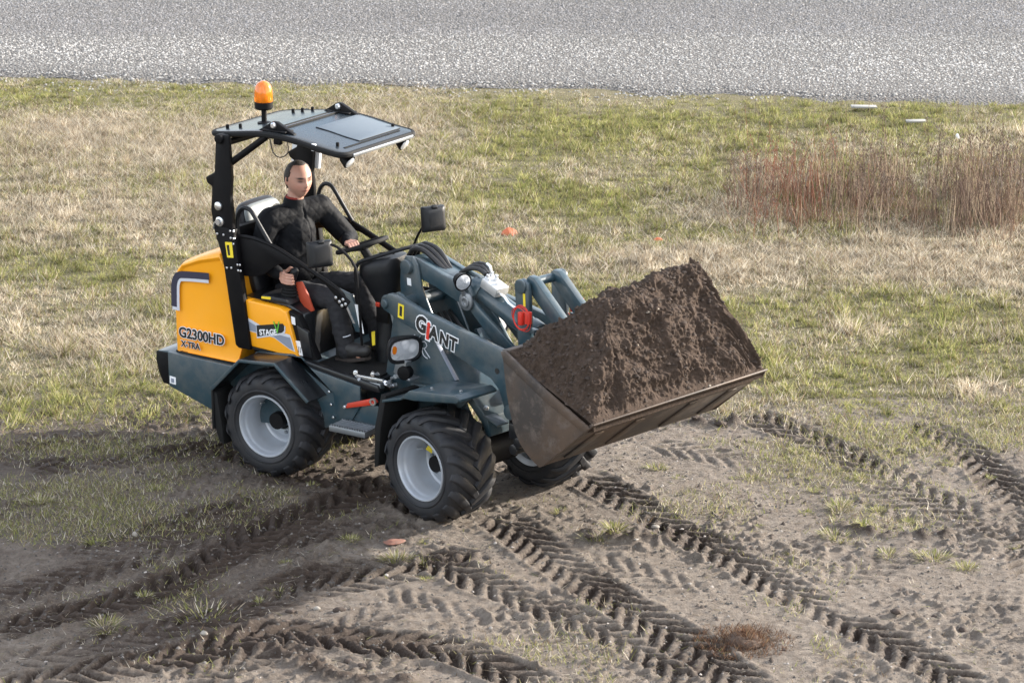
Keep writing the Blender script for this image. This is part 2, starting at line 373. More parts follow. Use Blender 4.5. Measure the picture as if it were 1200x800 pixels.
# ------------------------------------------------------------------ gravel yard
def gravel_edge(x): return 31.0-.10*x+.7*(fbm(x*.8, x*0+3, 3, 80)-.5)+.6*(fbm(x*4, x*0+7, 3, 84)-.5) - np.where(x > 1, .12*(x-1), 0)
gx = np.linspace(-60, 60, 400); rows = []
for k, d in enumerate((0, .3, 1, 3, 8, 20, 45)):
    rows.append(np.stack([gx, gravel_edge(gx)+d+(.02 if k else 0), np.full_like(gx, .0 if k == 0 else .035)], 1))
V = np.concatenate(rows); n = len(gx); I = np.arange(len(V)).reshape(len(rows), n)
F = np.stack([I[:-1, :-1], I[:-1, 1:], I[1:, 1:], I[1:, :-1]], -1).reshape(-1, 4)
def gravel_mat():
    m, t, b = new_mat('gravel_bed')
    n1 = noise_tex(t, 22, 3, .6); v = nd(t, 'ShaderNodeTexVoronoi'); v.inputs['Scale'].default_value = 30
    tc = nd(t, 'ShaderNodeTexCoord'); t.links.new(tc.outputs['Object'], v.inputs['Vector'])
    c = mix(t, ramp(t, v.outputs['Distance'], .15, .6).outputs[0], (.24, .235, .23), (.07, .065, .06))
    c = mix(t, ramp(t, n1.outputs[0], .4, .6).outputs[0], c, (.14, .13, .12))
    t.links.new(c, b.inputs['Base Color']); b.inputs['Roughness'].default_value = .95
    bump(t, b, v.outputs['Distance'], 1, .05); return m
gv = link('gravel_yard', np_mesh('gravel_yard', V, F, None, True), gravel_mat()); tag(gv, kind='structure')
# loose stones, more than anyone could count
def stones(name, px, py, pz, size, cols, mat, seed, label):
    """irregular low stones: a tilted five-sided cap each"""
    r = np.random.default_rng(seed); n = len(px); k = 4
    a = (np.arange(k)/k*2*pi)[None]+.5*r.random((n, k)); rr = size[:, None]*(.7+.6*r.random((n, k)))
    el = (.75+.6*r.random((n, 1)))
    X = np.concatenate([rr*np.cos(a)*el, size[:, None]*.5*(r.random((n, 1))-.5)], 1); Yy = np.concatenate([rr*np.sin(a), size[:, None]*.5*(r.random((n, 1))-.5)], 1)
    Zz = np.concatenate([size[:, None]*.35*(r.random((n, k))-.6), size[:, None]*(.55+.6*r.random((n, 1)))], 1)
    an = r.random(n)*2*pi; c, s_ = np.cos(an)[:, None], np.sin(an)[:, None]
    V = np.stack([X*c-Yy*s_+px[:, None], X*s_+Yy*c+py[:, None], Zz+pz[:, None]], -1).reshape(-1, 3)
    tri = np.array([[i, (i+1) % k, k] for i in range(k)])
    F = (tri[None]+(np.arange(n)*(k+1))[:, None, None]).reshape(-1, 3)
    o = link(name, np_mesh(name, V, F, {'col': np.repeat(cols, k+1, 0)}), mat); tag(o, label, None, kind='stuff'); return o
N = 135000
sx = (RNG.random(N)-.5)*19.5; sy = 30.2+RNG.random(N)**.9*9.6
e = sy-gravel_edge(sx); keep = (e > -1.2) & (RNG.random(N) < np.where(e < 0, .45*np.exp(e*2.6)*(fbm(sx*1.5, sy*1.5, 3, 97) > .46), np.clip(.35+e*.9, 0, 1))); sx, sy, e = sx[keep], sy[keep], e[keep]
sz = (.011+.012*RNG.random(len(sx))**1.5)*(1+.02*(sy-31))
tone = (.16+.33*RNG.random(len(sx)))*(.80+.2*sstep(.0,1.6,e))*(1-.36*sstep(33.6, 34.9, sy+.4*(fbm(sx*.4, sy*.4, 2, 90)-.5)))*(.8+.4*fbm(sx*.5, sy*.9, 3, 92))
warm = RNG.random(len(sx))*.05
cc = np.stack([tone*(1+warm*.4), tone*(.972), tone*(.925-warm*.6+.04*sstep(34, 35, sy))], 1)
stones('gravel_stones', sx, sy, np.where(e > 0, .03, .0), sz, cc, STONE, 3, 'pale grey crushed stones covering the yard beyond the grass')

# ------------------------------------------------------------------ grass
def blobs(x, y, L):
    r = np.zeros_like(x)
    for px, py, rx, ry, wt in L:
        c = gp(px, py); r += wt*np.exp(-(((x-c[0])/rx)**2+((y-c[1])/ry)**2))
    return r
STRAW = [(130,165,2.0,1.6,.5),(230,250,1.5,.9,.45),(430,165,.9,1.6,.5),(40,240,1.,1.0,.35),(1000,305,2.2,.7,.7),(860,250,.6,.9,.45),(900,330,1.0,.5,.4),(90,400,1.,.35,.3),(1190,330,1.0,.5,.5),(330,200,1.2,1.0,.4),(780,300,.7,.5,.3)]
GREEN = [(120,112,3.0,.8,.55),(700,145,3.5,1.2,.45),(620,230,1.2,1.0,.35),(130,310,.9,.4,.4),(560,190,.8,1.2,.3),(700,285,1.0,.8,.35),(80,480,1.2,.35,.35),(1000,420,1.6,.5,.35),(1130,490,1.0,.4,.45),(590,340,1.0,.6,.25),(1080,130,2.6,.8,.7),(760,200,.9,.9,.3),(210,470,.9,.4,.25),(930,540,.5,.4,.5),(60,330,.8,.4,.3),(480,290,.8,.6,.2),(860,130,2,.7,.35)]
def straw_field(x, y):
    return np.clip(.52+blobs(x, y, STRAW)-blobs(x, y, GREEN)+1.6*(fbm(x*1.1, y*.8, 4, 100)-.5)+.9*(fbm(x*4, y*3, 2, 104)-.5), .03, 1.0)
def tall_field(x, y): return np.clip(blobs(x, y, [(130,170,1.8,1.5,.9),(230,250,1.2,.7,.7),(430,150,.8,1.6,.9),(1000,310,2.2,.6,.9),(860,250,.6,1.,.6),(330,190,1.2,1.0,.8),(100,405,.8,.25,.6)])*(.4+1.0*fbm(x*1.5, y*1.5, 3, 108)), 0, 1)
def hsv_pick(pal, n, r): return np.array(pal)[r.integers(0, len(pal), n)]
P_STRAW = [(.52,.455,.35),(.45,.38,.275),(.62,.56,.455),(.37,.30,.205),(.58,.52,.42),(.29,.225,.15)]
P_GREEN = [(.19,.205,.062),(.255,.26,.088),(.335,.315,.125),(.145,.165,.05),(.39,.36,.165)]
P_BROWN = [(.19,.13,.075),(.15,.10,.06),(.24,.17,.10)]
def blades(name, x, y, L, W, straw, label, seed, tilt=(.3, 1.15), parent=None, lz=None, bend=True, tone=None):
    r = np.random.default_rng(seed); n = len(x)
    az = r.random(n)*2*pi; tl = tilt[0]+(tilt[1]-tilt[0])*r.random(n)
    dx, dy, dz = np.cos(az)*np.sin(tl), np.sin(az)*np.sin(tl), np.cos(tl)
    wa = r.random(n)*2*pi; wx, wy = np.cos(wa)*W/2, np.sin(wa)*W/2
    z0 = ground_z(x, y)-.006 if lz is None else lz
    B = np.stack([x, y, z0], 1); D = np.stack([dx, dy, dz], 1)*L[:, None]
    Wv = np.stack([wx, wy, np.zeros(n)], 1)
    q = r.random(n); is_s = q < straw
    c = np.where(is_s[:, None], hsv_pick(P_STRAW, n, r), hsv_pick(P_GREEN, n, r))
    br = r.random(n) < .10; c[br] = hsv_pick(P_BROWN, br.sum(), r)
    c = c*(.80+.4*r.random((n, 1)))
    if tone is not None: c = c*tone[:, None]
    if bend:
        mid = B+D*.55; tip = B+D; tip[:, 2] -= L*.18*r.random(n); tip += np.stack([np.cos(az+1), np.sin(az+1), 0*az], 1)*(L*.15*(r.random(n)-.5))[:, None]
        V = np.stack([B-Wv, B+Wv, mid+Wv*.8, mid-Wv*.8, tip], 1).reshape(-1, 3)
        o = (np.arange(n)*5)[:, None]
        F = np.concatenate([o+[0, 1, 2], o+[0, 2, 3], o+[3, 2, 4]])
        k = 5
    else:
        V = np.stack([B-Wv, B+Wv, B+D], 1).reshape(-1, 3); F = np.arange(3*n).reshape(-1, 3); k = 3
    o = link(name, np_mesh(name, V, F, {'col': np.repeat(c, k, 0)}), BLADE, parent)
    if label: tag(o, label, None, kind='stuff')
    return o
def view_w(y): return .215*y+1.3
def scatter(n, y0, y1, seed):
    r = np.random.default_rng(seed); y = y0+(y1-y0)*r.random(n*2); x = (r.random(n*2)*2-1)*view_w(y1)
    k = np.abs(x) < view_w(y); return x[k][:n], y[k][:n], r
x, y, r = scatter(1270000, 17.6, 31.9, 5)
# clumping: pull the blades towards random tuft centres
q = np.where(r.random(len(x)) < .5, .13, .24); cx = np.floor(x/q); cy = np.floor(y/q); jx = _T[(cx*7+cy*13).astype(int) & 255, (cx*3-cy*5).astype(int) & 255]; jy = _T[(cx*5-cy*3).astype(int) & 255, (cx*11+cy*7).astype(int) & 255]
pull = np.where(r.random(len(x)) < .45, .05, .35+.40*jx); x = x*(1-pull)+pull*(cx+jx)*q; y = y*(1-pull)+pull*(cy+jy)*q; tuft_h = .5+1.6*jy*jx; tuft_c = .62+.62*_T[(cx*5+cy*17).astype(int) & 255, (cx*13-cy*7).astype(int) & 255]
lim = sstep(17.6, 18.9, y+.9*(fbm(x*1.1, y*1.1, 3, 5)-.5)+1.0*(fbm(x*3, y*3, 3, 120)-.5)-.35*sstep(-.2, 1.5, x)*0)
e = y-gravel_edge(x)
dens = lim*np.where(e > -.9, np.clip(-e/.45+1.3*(fbm(x*3, y*3, 3, 140)-.36), .02, 1), 1)*np.clip(.40+1.1*fbm(x*2.2, y*1.7, 3, 123), 0, 1)
k = r.random(len(x)) < dens; x, y, tuft_h, tuft_c = x[k], y[k], tuft_h[k], tuft_c[k]
st = straw_field(x, y); tall = tall_field(x, y)
L = (.035+.060*r.random(len(x)))*(.6+.8*fbm(x*1.7, y*1.7, 2, 126))*tuft_h*(1-.45*sstep(28.5, 30.5, y)); W = .0050+.0070*r.random(len(x))**1.5
blades('meadow_grass', x, y, L, W, st, 'short winter grass, straw and green mixed, covering the field', 31, (.3, 1.45), bend=False, tone=tuft_c)
x, y, r = scatter(700000, 18.4, 31.2, 6); tall = tall_field(x, y); k = r.random(len(x)) < tall*.75; x, y = x[k], y[k]
blades('long_dry_grass', x, y, .08+.18*r.random(len(x))**1.6, .0045+.004*r.random(len(x)), np.full(len(x), .97), 'long pale dead grass lying in matted swathes', 33, (.75, 1.52), bend=False, tone=.7+.5*fbm(x*6, y*6, 2, 160))
# thin turf left on the mud
x, y, r = scatter(520000, 13.2, 18.8, 8)
f = fbm(x*1.5, y*1.5, 3, 130)+.35*(fbm(x*7, y*7, 2, 133)-.5)
zone = blobs(x, y, [(130,524,1.5,.22,.8),(40,540,.8,.2,.5),(120,575,1.2,.5,.55),(230,600,1.0,.5,.45),(80,620,.8,.3,.35),(330,600,.6,.4,.3),(960,545,.55,.45,.7),(900,520,.5,.3,.5),(1080,515,1.2,.35,.6),(1180,500,.5,.4,.7),(180,690,.6,.3,.35),(1010,610,.8,.35,.30),(880,600,.8,.5,.12)])
k = r.random(len(x)) < np.clip((zone*1.25+1.5*(f-.66))*1.0, 0, .75)*(1-.75*np.clip(ground_fields(x, y)[3]*1.4, 0, 1)); x, y = x[k], y[k]
blades('thin_turf', x, y, .02+.055*r.random(len(x)), .004+.004*r.random(len(x)), np.full(len(x), .32), 'thin trampled grass left between the wheel tracks', 35, (.3, 1.4), bend=False)
# pebbles and crumbs on the mud
N = 26000; x, y, r = scatter(N, 13.2, 18.6, 9); s = .0035+.011*r.random(len(x))**3
t = np.where(r.random(len(x)) < .07, .18+.22*r.random(len(x)), .05+.10*r.random(len(x)))
stones('pebbles', x, y, ground_z(x, y)-.001, s, np.stack([t, t*.9, t*.8], 1), STONE, 12, 'small pebbles and soil crumbs strewn over the mud')
# tangle of bent dead stems and leaves among the weeds
x, y, r = scatter(300000, 22.5, 27.2, 14)
wv = blobs(x, y, [(930,236,.55,1.1,.7),(1010,236,.9,1.0,.6),(1120,232,.9,1.1,.8),(1200,232,.9,1.2,1.1)])
k = r.random(len(x)) < np.clip(wv*sstep(.44, .64, fbm(x*3, y*2, 3, 150)), 0, 1)*.22; x, y = x[k], y[k]
_s = P_STRAW; P_STRAW = [(.17,.105,.075),(.12,.08,.06),(.24,.165,.12),(.34,.26,.19),(.20,.098,.062)]
blades('weed_tangle', x, y, .10+.24*r.random(len(x)), .003+.003*r.random(len(x)), np.ones(len(x)), 'tangle of bent brown dead weeds at the right', 37, (.15, 1.1))
P_STRAW = _s

# straw scraps and crumbled clods trodden into the mud
x, y, r = scatter(26000, 13.2, 18.6, 15); k = r.random(len(x)) < np.clip(2.2*(fbm(x*1.3, y*1.3, 3, 170)-.34), .05, 1); x, y = x[k], y[k]
blades('straw_scraps', x, y, .025+.07*r.random(len(x)), .003+.004*r.random(len(x)), np.full(len(x), .85), 'dry straw scraps trodden flat into the mud', 39, (1.35, 1.62), lz=ground_z(x, y)+.004, bend=False, tone=.45+.5*r.random(len(x)))
x, y, r = scatter(7000, 13.2, 18.4, 16); k = r.random(len(x)) < np.clip(3*(fbm(x*1.8, y*1.8, 3, 174)-.40), .0, 1); x, y = x[k], y[k]; t = .05+.09*r.random(len(x))
stones('crumbled_clods', x, y, ground_z(x, y)-.003, .007+.018*r.random(len(x))**2.5, np.stack([t, t*.78, t*.63], 1), STONE, 17, 'crumbled dark clods scattered over the mud')
# ================================================================== WHEEL LOADER
loader = empty('wheel_loader', (LX, LY, 0), -L_YAW)
tag(loader, 'yellow and slate grey compact wheel loader with black roof carrying a full bucket of soil', 'wheel loader')
ART, PIV = .2425, .8492
FM = Matrix.Translation((PIV, 0, 0)) @ Matrix.Rotation(-ART, 4, 'Z')      # front frame -> loader
def part(name, mb, mat, parent=loader, bev=.004, seg=2, front=False, ang=35):
    if front: mb.xf(FM)
    return link(name, mb.mesh(name, bev, seg, ang), mat, parent)
def empty_part(name, parent=loader): return empty(name, parent=parent)
def text_mesh(name, s, size, off=.012, ext=.0012):
    cu = bpy.data.curves.new('lettering', 'FONT'); cu.body = s; cu.size = size; cu.offset = off*size; cu.extrude = ext; cu.resolution_u = 3
    o = bpy.data.objects.new('lettering', cu); COL.objects.link(o)
    me = bpy.data.meshes.new_from_object(o.evaluated_get(bpy.context.evaluated_depsgraph_get())); me.name = name
    bpy.data.objects.remove(o); bpy.data.curves.remove(cu); me.materials.clear(); return me
def side_text(name, s, size, x, y, z, mat, parent, rot=0, off=.012, front=False, xs=1.0):
    me = text_mesh(name, s, size, off)
    A = Matrix(((1, 0, 0, x), (0, 0, -1, y), (0, 1, 0, z), (0, 0, 0, 1))) @ Matrix.Rotation(rot, 4, 'Z') @ Matrix.Diagonal((xs, 1, 1, 1))
    me.transform((FM @ A) if front else A); return link(name, me, mat, parent)
def decal(name, poly, y, mat, parent, t=.002, front=False):
    return part(name, MB().prism(poly, y, y-t), mat, parent, 0, front=front)
def bolts(name, pts, r, mat, parent, axis=(0, -1, 0), h=.008, front=False, n=10):
    for p in pts: part(name, MB().lathe([(0, r), (h*.7, r), (h, r*.7)], p, axis, n), mat, parent, 0, front=front)

# ---- chassis
HW = .50
body = part('rear_body', MB().prism([(-1.0,.715),(-.36,.70),(-.20,.84),(.12,.872),(.44,.70),(.55,.66),(.55,.42),(.30,.36),(-.45,.30),(-.60,.335),(-1.0,.455)], -HW, HW), SLATE, bev=.010)
part('rear_ledge', MB().prism([(-1.10,.705),(-1.0,.716),(-.93,.716),(-.93,.69),(-1.10,.68)], -.485, .485), SLATE, body, bev=.006)
part('rear_bumper', MB().prism([(-1.115,.703),(-.99,.703),(-.985,.455),(-1.06,.462),(-1.10,.545),(-1.118,.63)], -.492, .492), BLACK, bev=.014)
decal('warning_sticker', [(-.985,.535),(-.93,.53),(-.93,.475),(-.985,.48)], -.501, WHITE, body)
decal('sticker_print', [(-.972,.52),(-.945,.518),(-.945,.487),(-.972,.488)], -.503, GREYD, body)
part('side_plate', MB().prism([(.12,.862),(.20,.862),(.47,.655),(.50,.455),(.62,.47),(.70,.60),(.70,.74),(.30,.80)], -.515, -.495), SLATE, body, bev=.005)
bolts('bolt', [(.44,-.515,.66),(.455,-.515,.57),(.47,-.515,.48)], .010, CHROME, body)
part('floor_pan', MB().box((.46, -.02, .775), (.72, .92, .03)), GLOSS, bev=.006)
part('footwell_wall', MB().box((.40,.445,1.0), (.62,.02,.42)), BLACK, bev=.006)
part('floor_mat', MB().box((.46, -.02, .797), (.66, .86, .012)), GASK, bev=.003)
part('floor_edge_plate', MB().prism([(.16,.845),(.20,.85),(.84,.765),(.86,.72),(.30,.74)], -.505, -.455), GLOSS, bev=.006)
part('belly_frame', MB().prism([(.10,.60),(1.0,.62),(1.05,.40),(.9,.33),(.10,.33)], -.22, .22), SLATE, bev=.01)
part('rear_axle', MB().lathe([(-.55,.06),(-.18,.075),(-.14,.13),(.14,.13),(.18,.075),(.55,.06)], (0, 0, .378), (0, 1, 0), 20), BLACK, bev=0)
# ---- hood
hb = MB()
hp = [(-.955,.725),(-.957,1.17),(-.955,1.25),(-.925,1.34),(-.86,1.40),(-.70,1.47),(-.52,1.525),(-.47,1.42),(-.37,.90),(-.345,.83),(-.385,.72)]
hood = None
def hood_ring(y, top_in):
    out = []
    for x, z in hp:
        k = sstep(1.30, 1.53, z+ (0.05 if x < -.8 else 0))
        out.append((x+(top_in*.5 if x < -.9 else 0), y, z-top_in*.7*k))
    return out
hb.loft([hood_ring(-.455, .115), hood_ring(-.475, .075), hood_ring(-.468, .045), hood_ring(-.43, .018), hood_ring(-.36, 0), hood_ring(.36, 0), hood_ring(.43, .018), hood_ring(.468, .045), hood_ring(.475, .075), hood_ring(.455, .115)])
hood = part('engine_hood', hb, YELLOW, bev=.006, ang=45)
part('hood_seal', MB().prism([(-.945,.727),(-.94,.700),(-.37,.690),(-.35,.712)], -.472, .472), GASK, hood, bev=.003)
yd = -.4765
def band(pts, w0, w1):
    """closed outline of a bent band given a centre path in (x, z)"""
    P = [Vector(p) for p in pts]; Lp, Rp = [], []
    for i, p in enumerate(P):
        d = (P[min(i+1, len(P)-1)]-P[max(i-1, 0)]).normalized(); nrm = Vector((-d.y, d.x)); Lp.append(tuple(p+nrm*w0)); Rp.append(tuple(p-nrm*w1))
    return Lp+Rp[::-1]
path = catmull([(-.935,1.03),(-.932,1.14),(-.925,1.23),(-.895,1.285),(-.84,1.30),(-.74,1.31),(-.62,1.318)], .03)
decal('hood_decal_border', band(path, .020, .045), yd, LGREYD, hood, .0015)
path2 = catmull([(-.935,1.055),(-.932,1.14),(-.925,1.23),(-.895,1.285),(-.84,1.30),(-.74,1.31),(-.61,1.32)], .03)
decal('hood_decal', band(path2, .028, .022), yd-.0015, NAVYD, hood, .0015)
for nm, s, size, x, z in (('model_number', 'G2300HD', .105, -.905, .838), ('model_suffix', 'X-TRA', .062, -.885, .768)):
    side_text('lettering_outline', s, size, x, yd-.0005, z, WHITE, hood, -.012, .075, xs=.93)
    side_text(nm, s, size, x, yd-.003, z, INK, hood, -.012, .028, xs=.93)
# ---- yellow side panel
pp = [(-.40,1.19),(-.36,1.205),(.0,1.185),(.055,1.165),(.085,1.08),(.155,.845),(.06,.85),(-.335,.87)]
sp = part('side_panel', MB().prism(pp, -.478, -.40), YELLOW, bev=.010, seg=3)
part('side_panel_seal', MB().prism([(-.335,.872),(.155,.845),(.165,.832),(-.33,.858)], -.481, -.41), GASK, sp, bev=0)
ys = -.4785
decal('panel_stripe_edge', [(-.388,1.105),(-.36,1.10),(-.13,1.022),(.085,1.005),(.097,.985),(.13,.888),(.085,.898),(-.05,.962),(-.20,.972),(-.362,.985)], ys, LGREYD, sp, .001)
decal('panel_stripe', [(-.385,1.088),(-.35,1.078),(-.13,.998),(.088,.985),(.118,.895),(.08,.905),(-.05,.968),(-.20,.978),(-.362,.990)], ys-.001, GREYD, sp, .001)
decal('stage_plate_edge', [(-.205,1.025),(.032,1.070),(.052,1.060),(.050,1.020),(.03,.998),(-.20,.935)], ys-.002, LGREYD, sp, .0012)
decal('stage_plate', [(-.20,1.030),(.028,1.078),(.042,1.066),(.040,1.028),(.02,1.010),(-.195,.948)], ys-.0032, INK, sp, .0012)
side_text('stage_lettering', 'STAGE', .056, -.172, ys-.0052, .965, WHITE, sp, .16, .03, xs=.92)
side_text('stage_numeral', 'V', .13, -.045, ys-.0054, .995, GREENP, sp, .10, -.005, xs=.72)
# ---- cab side box beside the driver's legs, with stickers
cb = part('seat_base', MB().prism([(-.38,1.20),(.03,1.20),(.16,1.14),(.20,.80),(-.30,.80)], -.40, .40), GLOSS, bev=.015)
part('console_side_panel', MB().prism([(.06,1.17),(.14,1.145),(.30,.845),(.165,.842),(.085,1.09)], -.455, -.39), BLACK, cb, bev=.006)
part('gloss_cover', MB().prism([(.13,1.08),(.23,1.04),(.26,.86),(.18,.86)], -.462, -.43), GLOSS, cb, bev=.008)
decal('white_sticker', [(.085,1.135),(.118,1.13),(.122,1.075),(.09,1.08)], -.4565, WHITE, cb)
decal('weight_sticker', [(.10,.965),(.165,.965),(.18,.862),(.118,.862)], -.4575, WHITE, cb)
side_text('sticker_lettering', '111', .06, .122, -.4605, .885, INK, cb, -.05, .01, xs=.55)
part('armrest_console', MB().prism([(-.20,1.20),(.06,1.20),(.02,1.245),(-.18,1.25)], -.44, -.24), PLASTIC, bev=.015)
decal('yellow_strip', [(-.18,1.235),(-.10,1.24),(-.10,1.222),(-.18,1.218)], -.4405, STICKY, cb)
jb = MB()
for k in range(5): jb.lathe([(k*.020, .062-.006*k), (k*.020+.010, .066-.006*k), (k*.020+.018, .056-.006*k)], (-.015,-.335,1.245), (.1, 0, 1), 14)
joy = part('joystick', jb, GASK, bev=0)
part('joystick_grip', MB().capsule((.0,-.335,1.33), (.035,-.335,1.42), .026, .030), PLASTIC, joy, bev=0)
# ---- rear fenders
for s in (-1, 1):
    f = lambda p: [(x, y*s, z) for x, y, z in p]
    path = [(-.452,.285),(-.452,.585),(-.187,.840),(.125,.864),(.405,.632)]
    m = MB(); t = .020
    ins = [(-.432,.285),(-.432,.577),(-.180,.820),(.118,.844),(.392,.618)]
    m.loft([[(x, -.70*s, z) for x, z in path+ins[::-1]], [(x, -.47*s, z) for x, z in path+ins[::-1]]])
    fd = part('rear_fender', m, GLOSS, bev=.003)
    lip = MB(); path3 = [(x*1.0, z+.004) for x, z in path[1:]]; in3 = [(-.430,.575),(-.180,.822),(.118,.846),(.390,.622)]
    lip.loft([[(x, -.716*s, z) for x, z in path3+in3[::-1]], [(x, -.699*s, z) for x, z in path3+in3[::-1]]])
    part('fender_lip', lip, SLATE, fd, bev=.003)
    part('mud_flap', MB().prism([(-.455,.30),(-.432,.30),(-.40,.20),(-.36,.18),(-.37,.30),(-.41,.55),(-.445,.57)], -.69*s, -.48*s), GASK, fd, bev=.003)
# ---- step
st_ = part('step', MB().box((.70,-.585,.475), (.285,.17,.012)).box((.70,-.672,.462), (.30,.010,.040)).box((.555,-.585,.462), (.010,.175,.040)).box((.845,-.585,.462), (.010,.175,.040)), STEEL, bev=.002)
tb = MB()
for k in range(14): tb.box((.565+k*.0208, -.665, .486), (.010, .012, .012)); tb.box((.565+k*.0208, -.535, .486), (.010, .012, .012))
for k in range(5): tb.box((.70, -.65+k*.028, .4835), (.27, .007, .008))
part('step_grating', tb, STEEL, st_, bev=0)
part('step_bracket', MB().prism([(.60,.60),(.84,.62),(.86,.46),(.58,.46)], -.50, -.485), SLATE, st_, bev=.003)
# ---- orange articulation lock bar
lk = part('articulation_lock_bar', MB().prism([(.605,.610),(.60,.575),(.835,.640),(.865,.665),(.835,.690)], -.545, -.525), REDP, bev=.006)
part('lock_pin', MB().lathe([(0,.012),(.03,.012),(.035,.008)], (.59,-.52,.585), (0,-1,0), 12), CHROME, lk, bev=0)
part('lock_ring', MB().lathe([(0,.026),(.012,.026),(.012,.015),(.0,.015)], (.832,-.544,.664), (0,-1,0), 18, False), CHROME, lk, bev=0)
# hydraulic fittings around the joint
fit = empty_part('hydraulic_fittings')
r_ = random.Random(4)
for k in range(16):
    c = Vector((.60+r_.random()*.36, -.47+r_.random()*.10, .74+r_.random()*.10)); ax = Vector((r_.random()-.5, -r_.random(), r_.random()-.3))
    part('fitting', MB().lathe([(0,.016),(.03,.016),(.031,.011),(.055,.011)], c, ax, 8), (STEEL, CHROME)[k % 2], fit, 0)
for k in range(7):
    y0 = -.30+.09*k
    part('hose', MB().tube([(.45, y0, .62), (.65, y0*.9, .70+.06*r_.random()), (.85, y0*.8, .66), (1.05, y0*.7-.05, .70)], .016, 8, .06), HOSE, fit, 0)
part('valve_rail', MB().box((.76,-.475,.80), (.22,.022,.022)), CHROME, fit, .003)
part('valve_rail', MB().box((.72,-.46,.755), (.26,.05,.045)), STEEL, fit, .004)

# ---- roll-over frame
for s in (-1, 1):
    y0, y1 = sorted((-.505*s, -.452*s))
    lo = [(-.470,1.50),(-.455,1.42),(-.375,.865),(-.345,.845),(-.245,.845),(-.285,1.16),(-.335,1.52),(-.352,1.64),(-.36,1.655)]
    up = [(-.520,1.60),(-.375,1.60),(-.370,1.80),(-.385,1.92),(-.372,2.06),(-.385,2.34),(-.395,2.365),(-.485,2.365),(-.497,2.33),(-.518,2.09),(-.60,2.045),(-.585,2.005),(-.545,1.985),(-.548,1.93),(-.560,1.82),(-.545,1.72),(-.525,1.66)]
    post = part('roll_bar_post', MB().prism(lo+[(-.36,1.70),(-.545,1.72)], y0, y1), BLACK, bev=.008)
    part('upper_post', MB().prism(up, y0+.006, y1-.006), BLACK, post, bev=.012)
    part('post_cap', MB().lathe([(-.045,.034),(.045,.034)], (-.455, (y0+y1)/2, 2.335), (0,1,0), 16), BLACK, post, bev=.006)
    if s == 1:
        yb = -.506
        bolts('bolt', [(-.50,yb,1.655),(-.445,yb,1.655),(-.385,yb,1.69),(-.357,yb,1.692),(-.382,yb,1.64),(-.357,yb,1.64),(-.36,yb,1.60),
                       (-.425,yb,1.42),(-.385,yb,1.425),(-.33,yb,1.455),(-.308,yb,1.457),(-.325,yb,1.415),(-.303,yb,1.415)], .0085, CHROME, post)
        part('pivot_pin', MB().lathe([(0,.030),(.012,.030),(.020,.018)], (-.485,yb+.006,1.855), (0,-1,0), 18), CHROME, post, 0)
        part('lock_pin', MB().lathe([(0,.034),(.010,.034),(.014,.022),(.03,.02)], (-.478,yb+.006,1.745), (0,-1,0), 18), CHROME, post, 0)
        part('pin_clip', MB().tube([(-.478,yb-.02,1.765),(-.515,yb-.015,1.73),(-.525,yb-.012,1.69)], .006, 8), CHROME, post, 0)
        decal('yellow_sticker', [(-.435,1.605),(-.375,1.61),(-.365,1.50),(-.42,1.495)], -.5055, STICKY, post)
        decal('sticker_print', [(-.422,1.585),(-.40,1.588),(-.392,1.515),(-.41,1.512)], -.5077, INK, post, .001)
    part('roof_strut', MB().tube([(-.405,-.455*s,2.16),(-.11,-.425*s,2.375)], .024, 12), BLACK, bev=0)
part('cross_tube', MB().tube([(-.44,-.43,2.30),(-.44,.43,2.30)], .024, 12), BLACK, bev=0)
part('cross_plate', MB().box((-.43, 0, 1.62), (.05,.86,.14)), BLACK, bev=.006)
part('document_pouch', MB().box((-.47,.515,2.03), (.25,.03,.16), Matrix.Rotation(.12, 3, 'Y')), WHITE, bev=.006)
# ---- roof
def roof_z(x): return 2.352+.056*math.exp(-((x+.08)/.36)**2) - .022*max(0, x-.2)/.35
rp = []; RX0, RX1, RY = -.605, .545, .435
def rr_corner(cx, cy, a0, r, n=5): return [(cx+r*cos(a0+pi/2*k/n), cy+r*sin(a0+pi/2*k/n)) for k in range(n+1)]
rb = MB(); nX, nY = 40, 14
def outline(inset):
    out = []
    for cx, cy, a0, r in ((RX1-.07, RY-.07, 0, .07), (RX0+.10, RY-.09, pi/2, .09), (RX0+.10, -RY+.09, pi, .09), (RX1-.07, -RY+.07, 1.5*pi, .07)):
        c = rr_corner(cx, cy, a0, r-inset); out += c
    # subdivide the long sides so that the sheet can bend
    res = []
    for i in range(len(out)):
        a = Vector(out[i]); b = Vector(out[(i+1) % len(out)]); k = max(1, int((b-a).length/.05))
        for j in range(k): res.append(tuple(a+(b-a)*(j/k)))
    return res
O = outline(0)
ring = lambda sc, dz: [(( x-(RX0+RX1)/2)*sc+(RX0+RX1)/2, y*sc, roof_z(x)+dz) for x, y in O]
m = MB(); R0 = [m.bm.verts.new(p) for p in ring(1, 0)]; Rb = [m.bm.verts.new(p) for p in ring(1, -.030)]
n = len(O)
for i in range(n): m.bm.faces.new((R0[i], R0[(i+1) % n], Rb[(i+1) % n], Rb[i]))
prev, prevb = R0, Rb
for sc in (.985, .85, .65, .4, .15):
    cur = [m.bm.verts.new(p) for p in ring(sc, .003 if sc > .9 else .006)]; curb = [m.bm.verts.new(p) for p in ring(sc, -.028)]
    for vs, o in ((cur, O), (curb, O)):
        for v in vs: v.co.z += roof_z(v.co.x)-roof_z((v.co.x-(RX0+RX1)/2)/sc+(RX0+RX1)/2)
    for i in range(n):
        m.bm.faces.new((prev[i], prev[(i+1) % n], cur[(i+1) % n], cur[i])); m.bm.faces.new((prevb[(i+1) % n], prevb[i], curb[i], curb[(i+1) % n]))
    prev, prevb = cur, curb
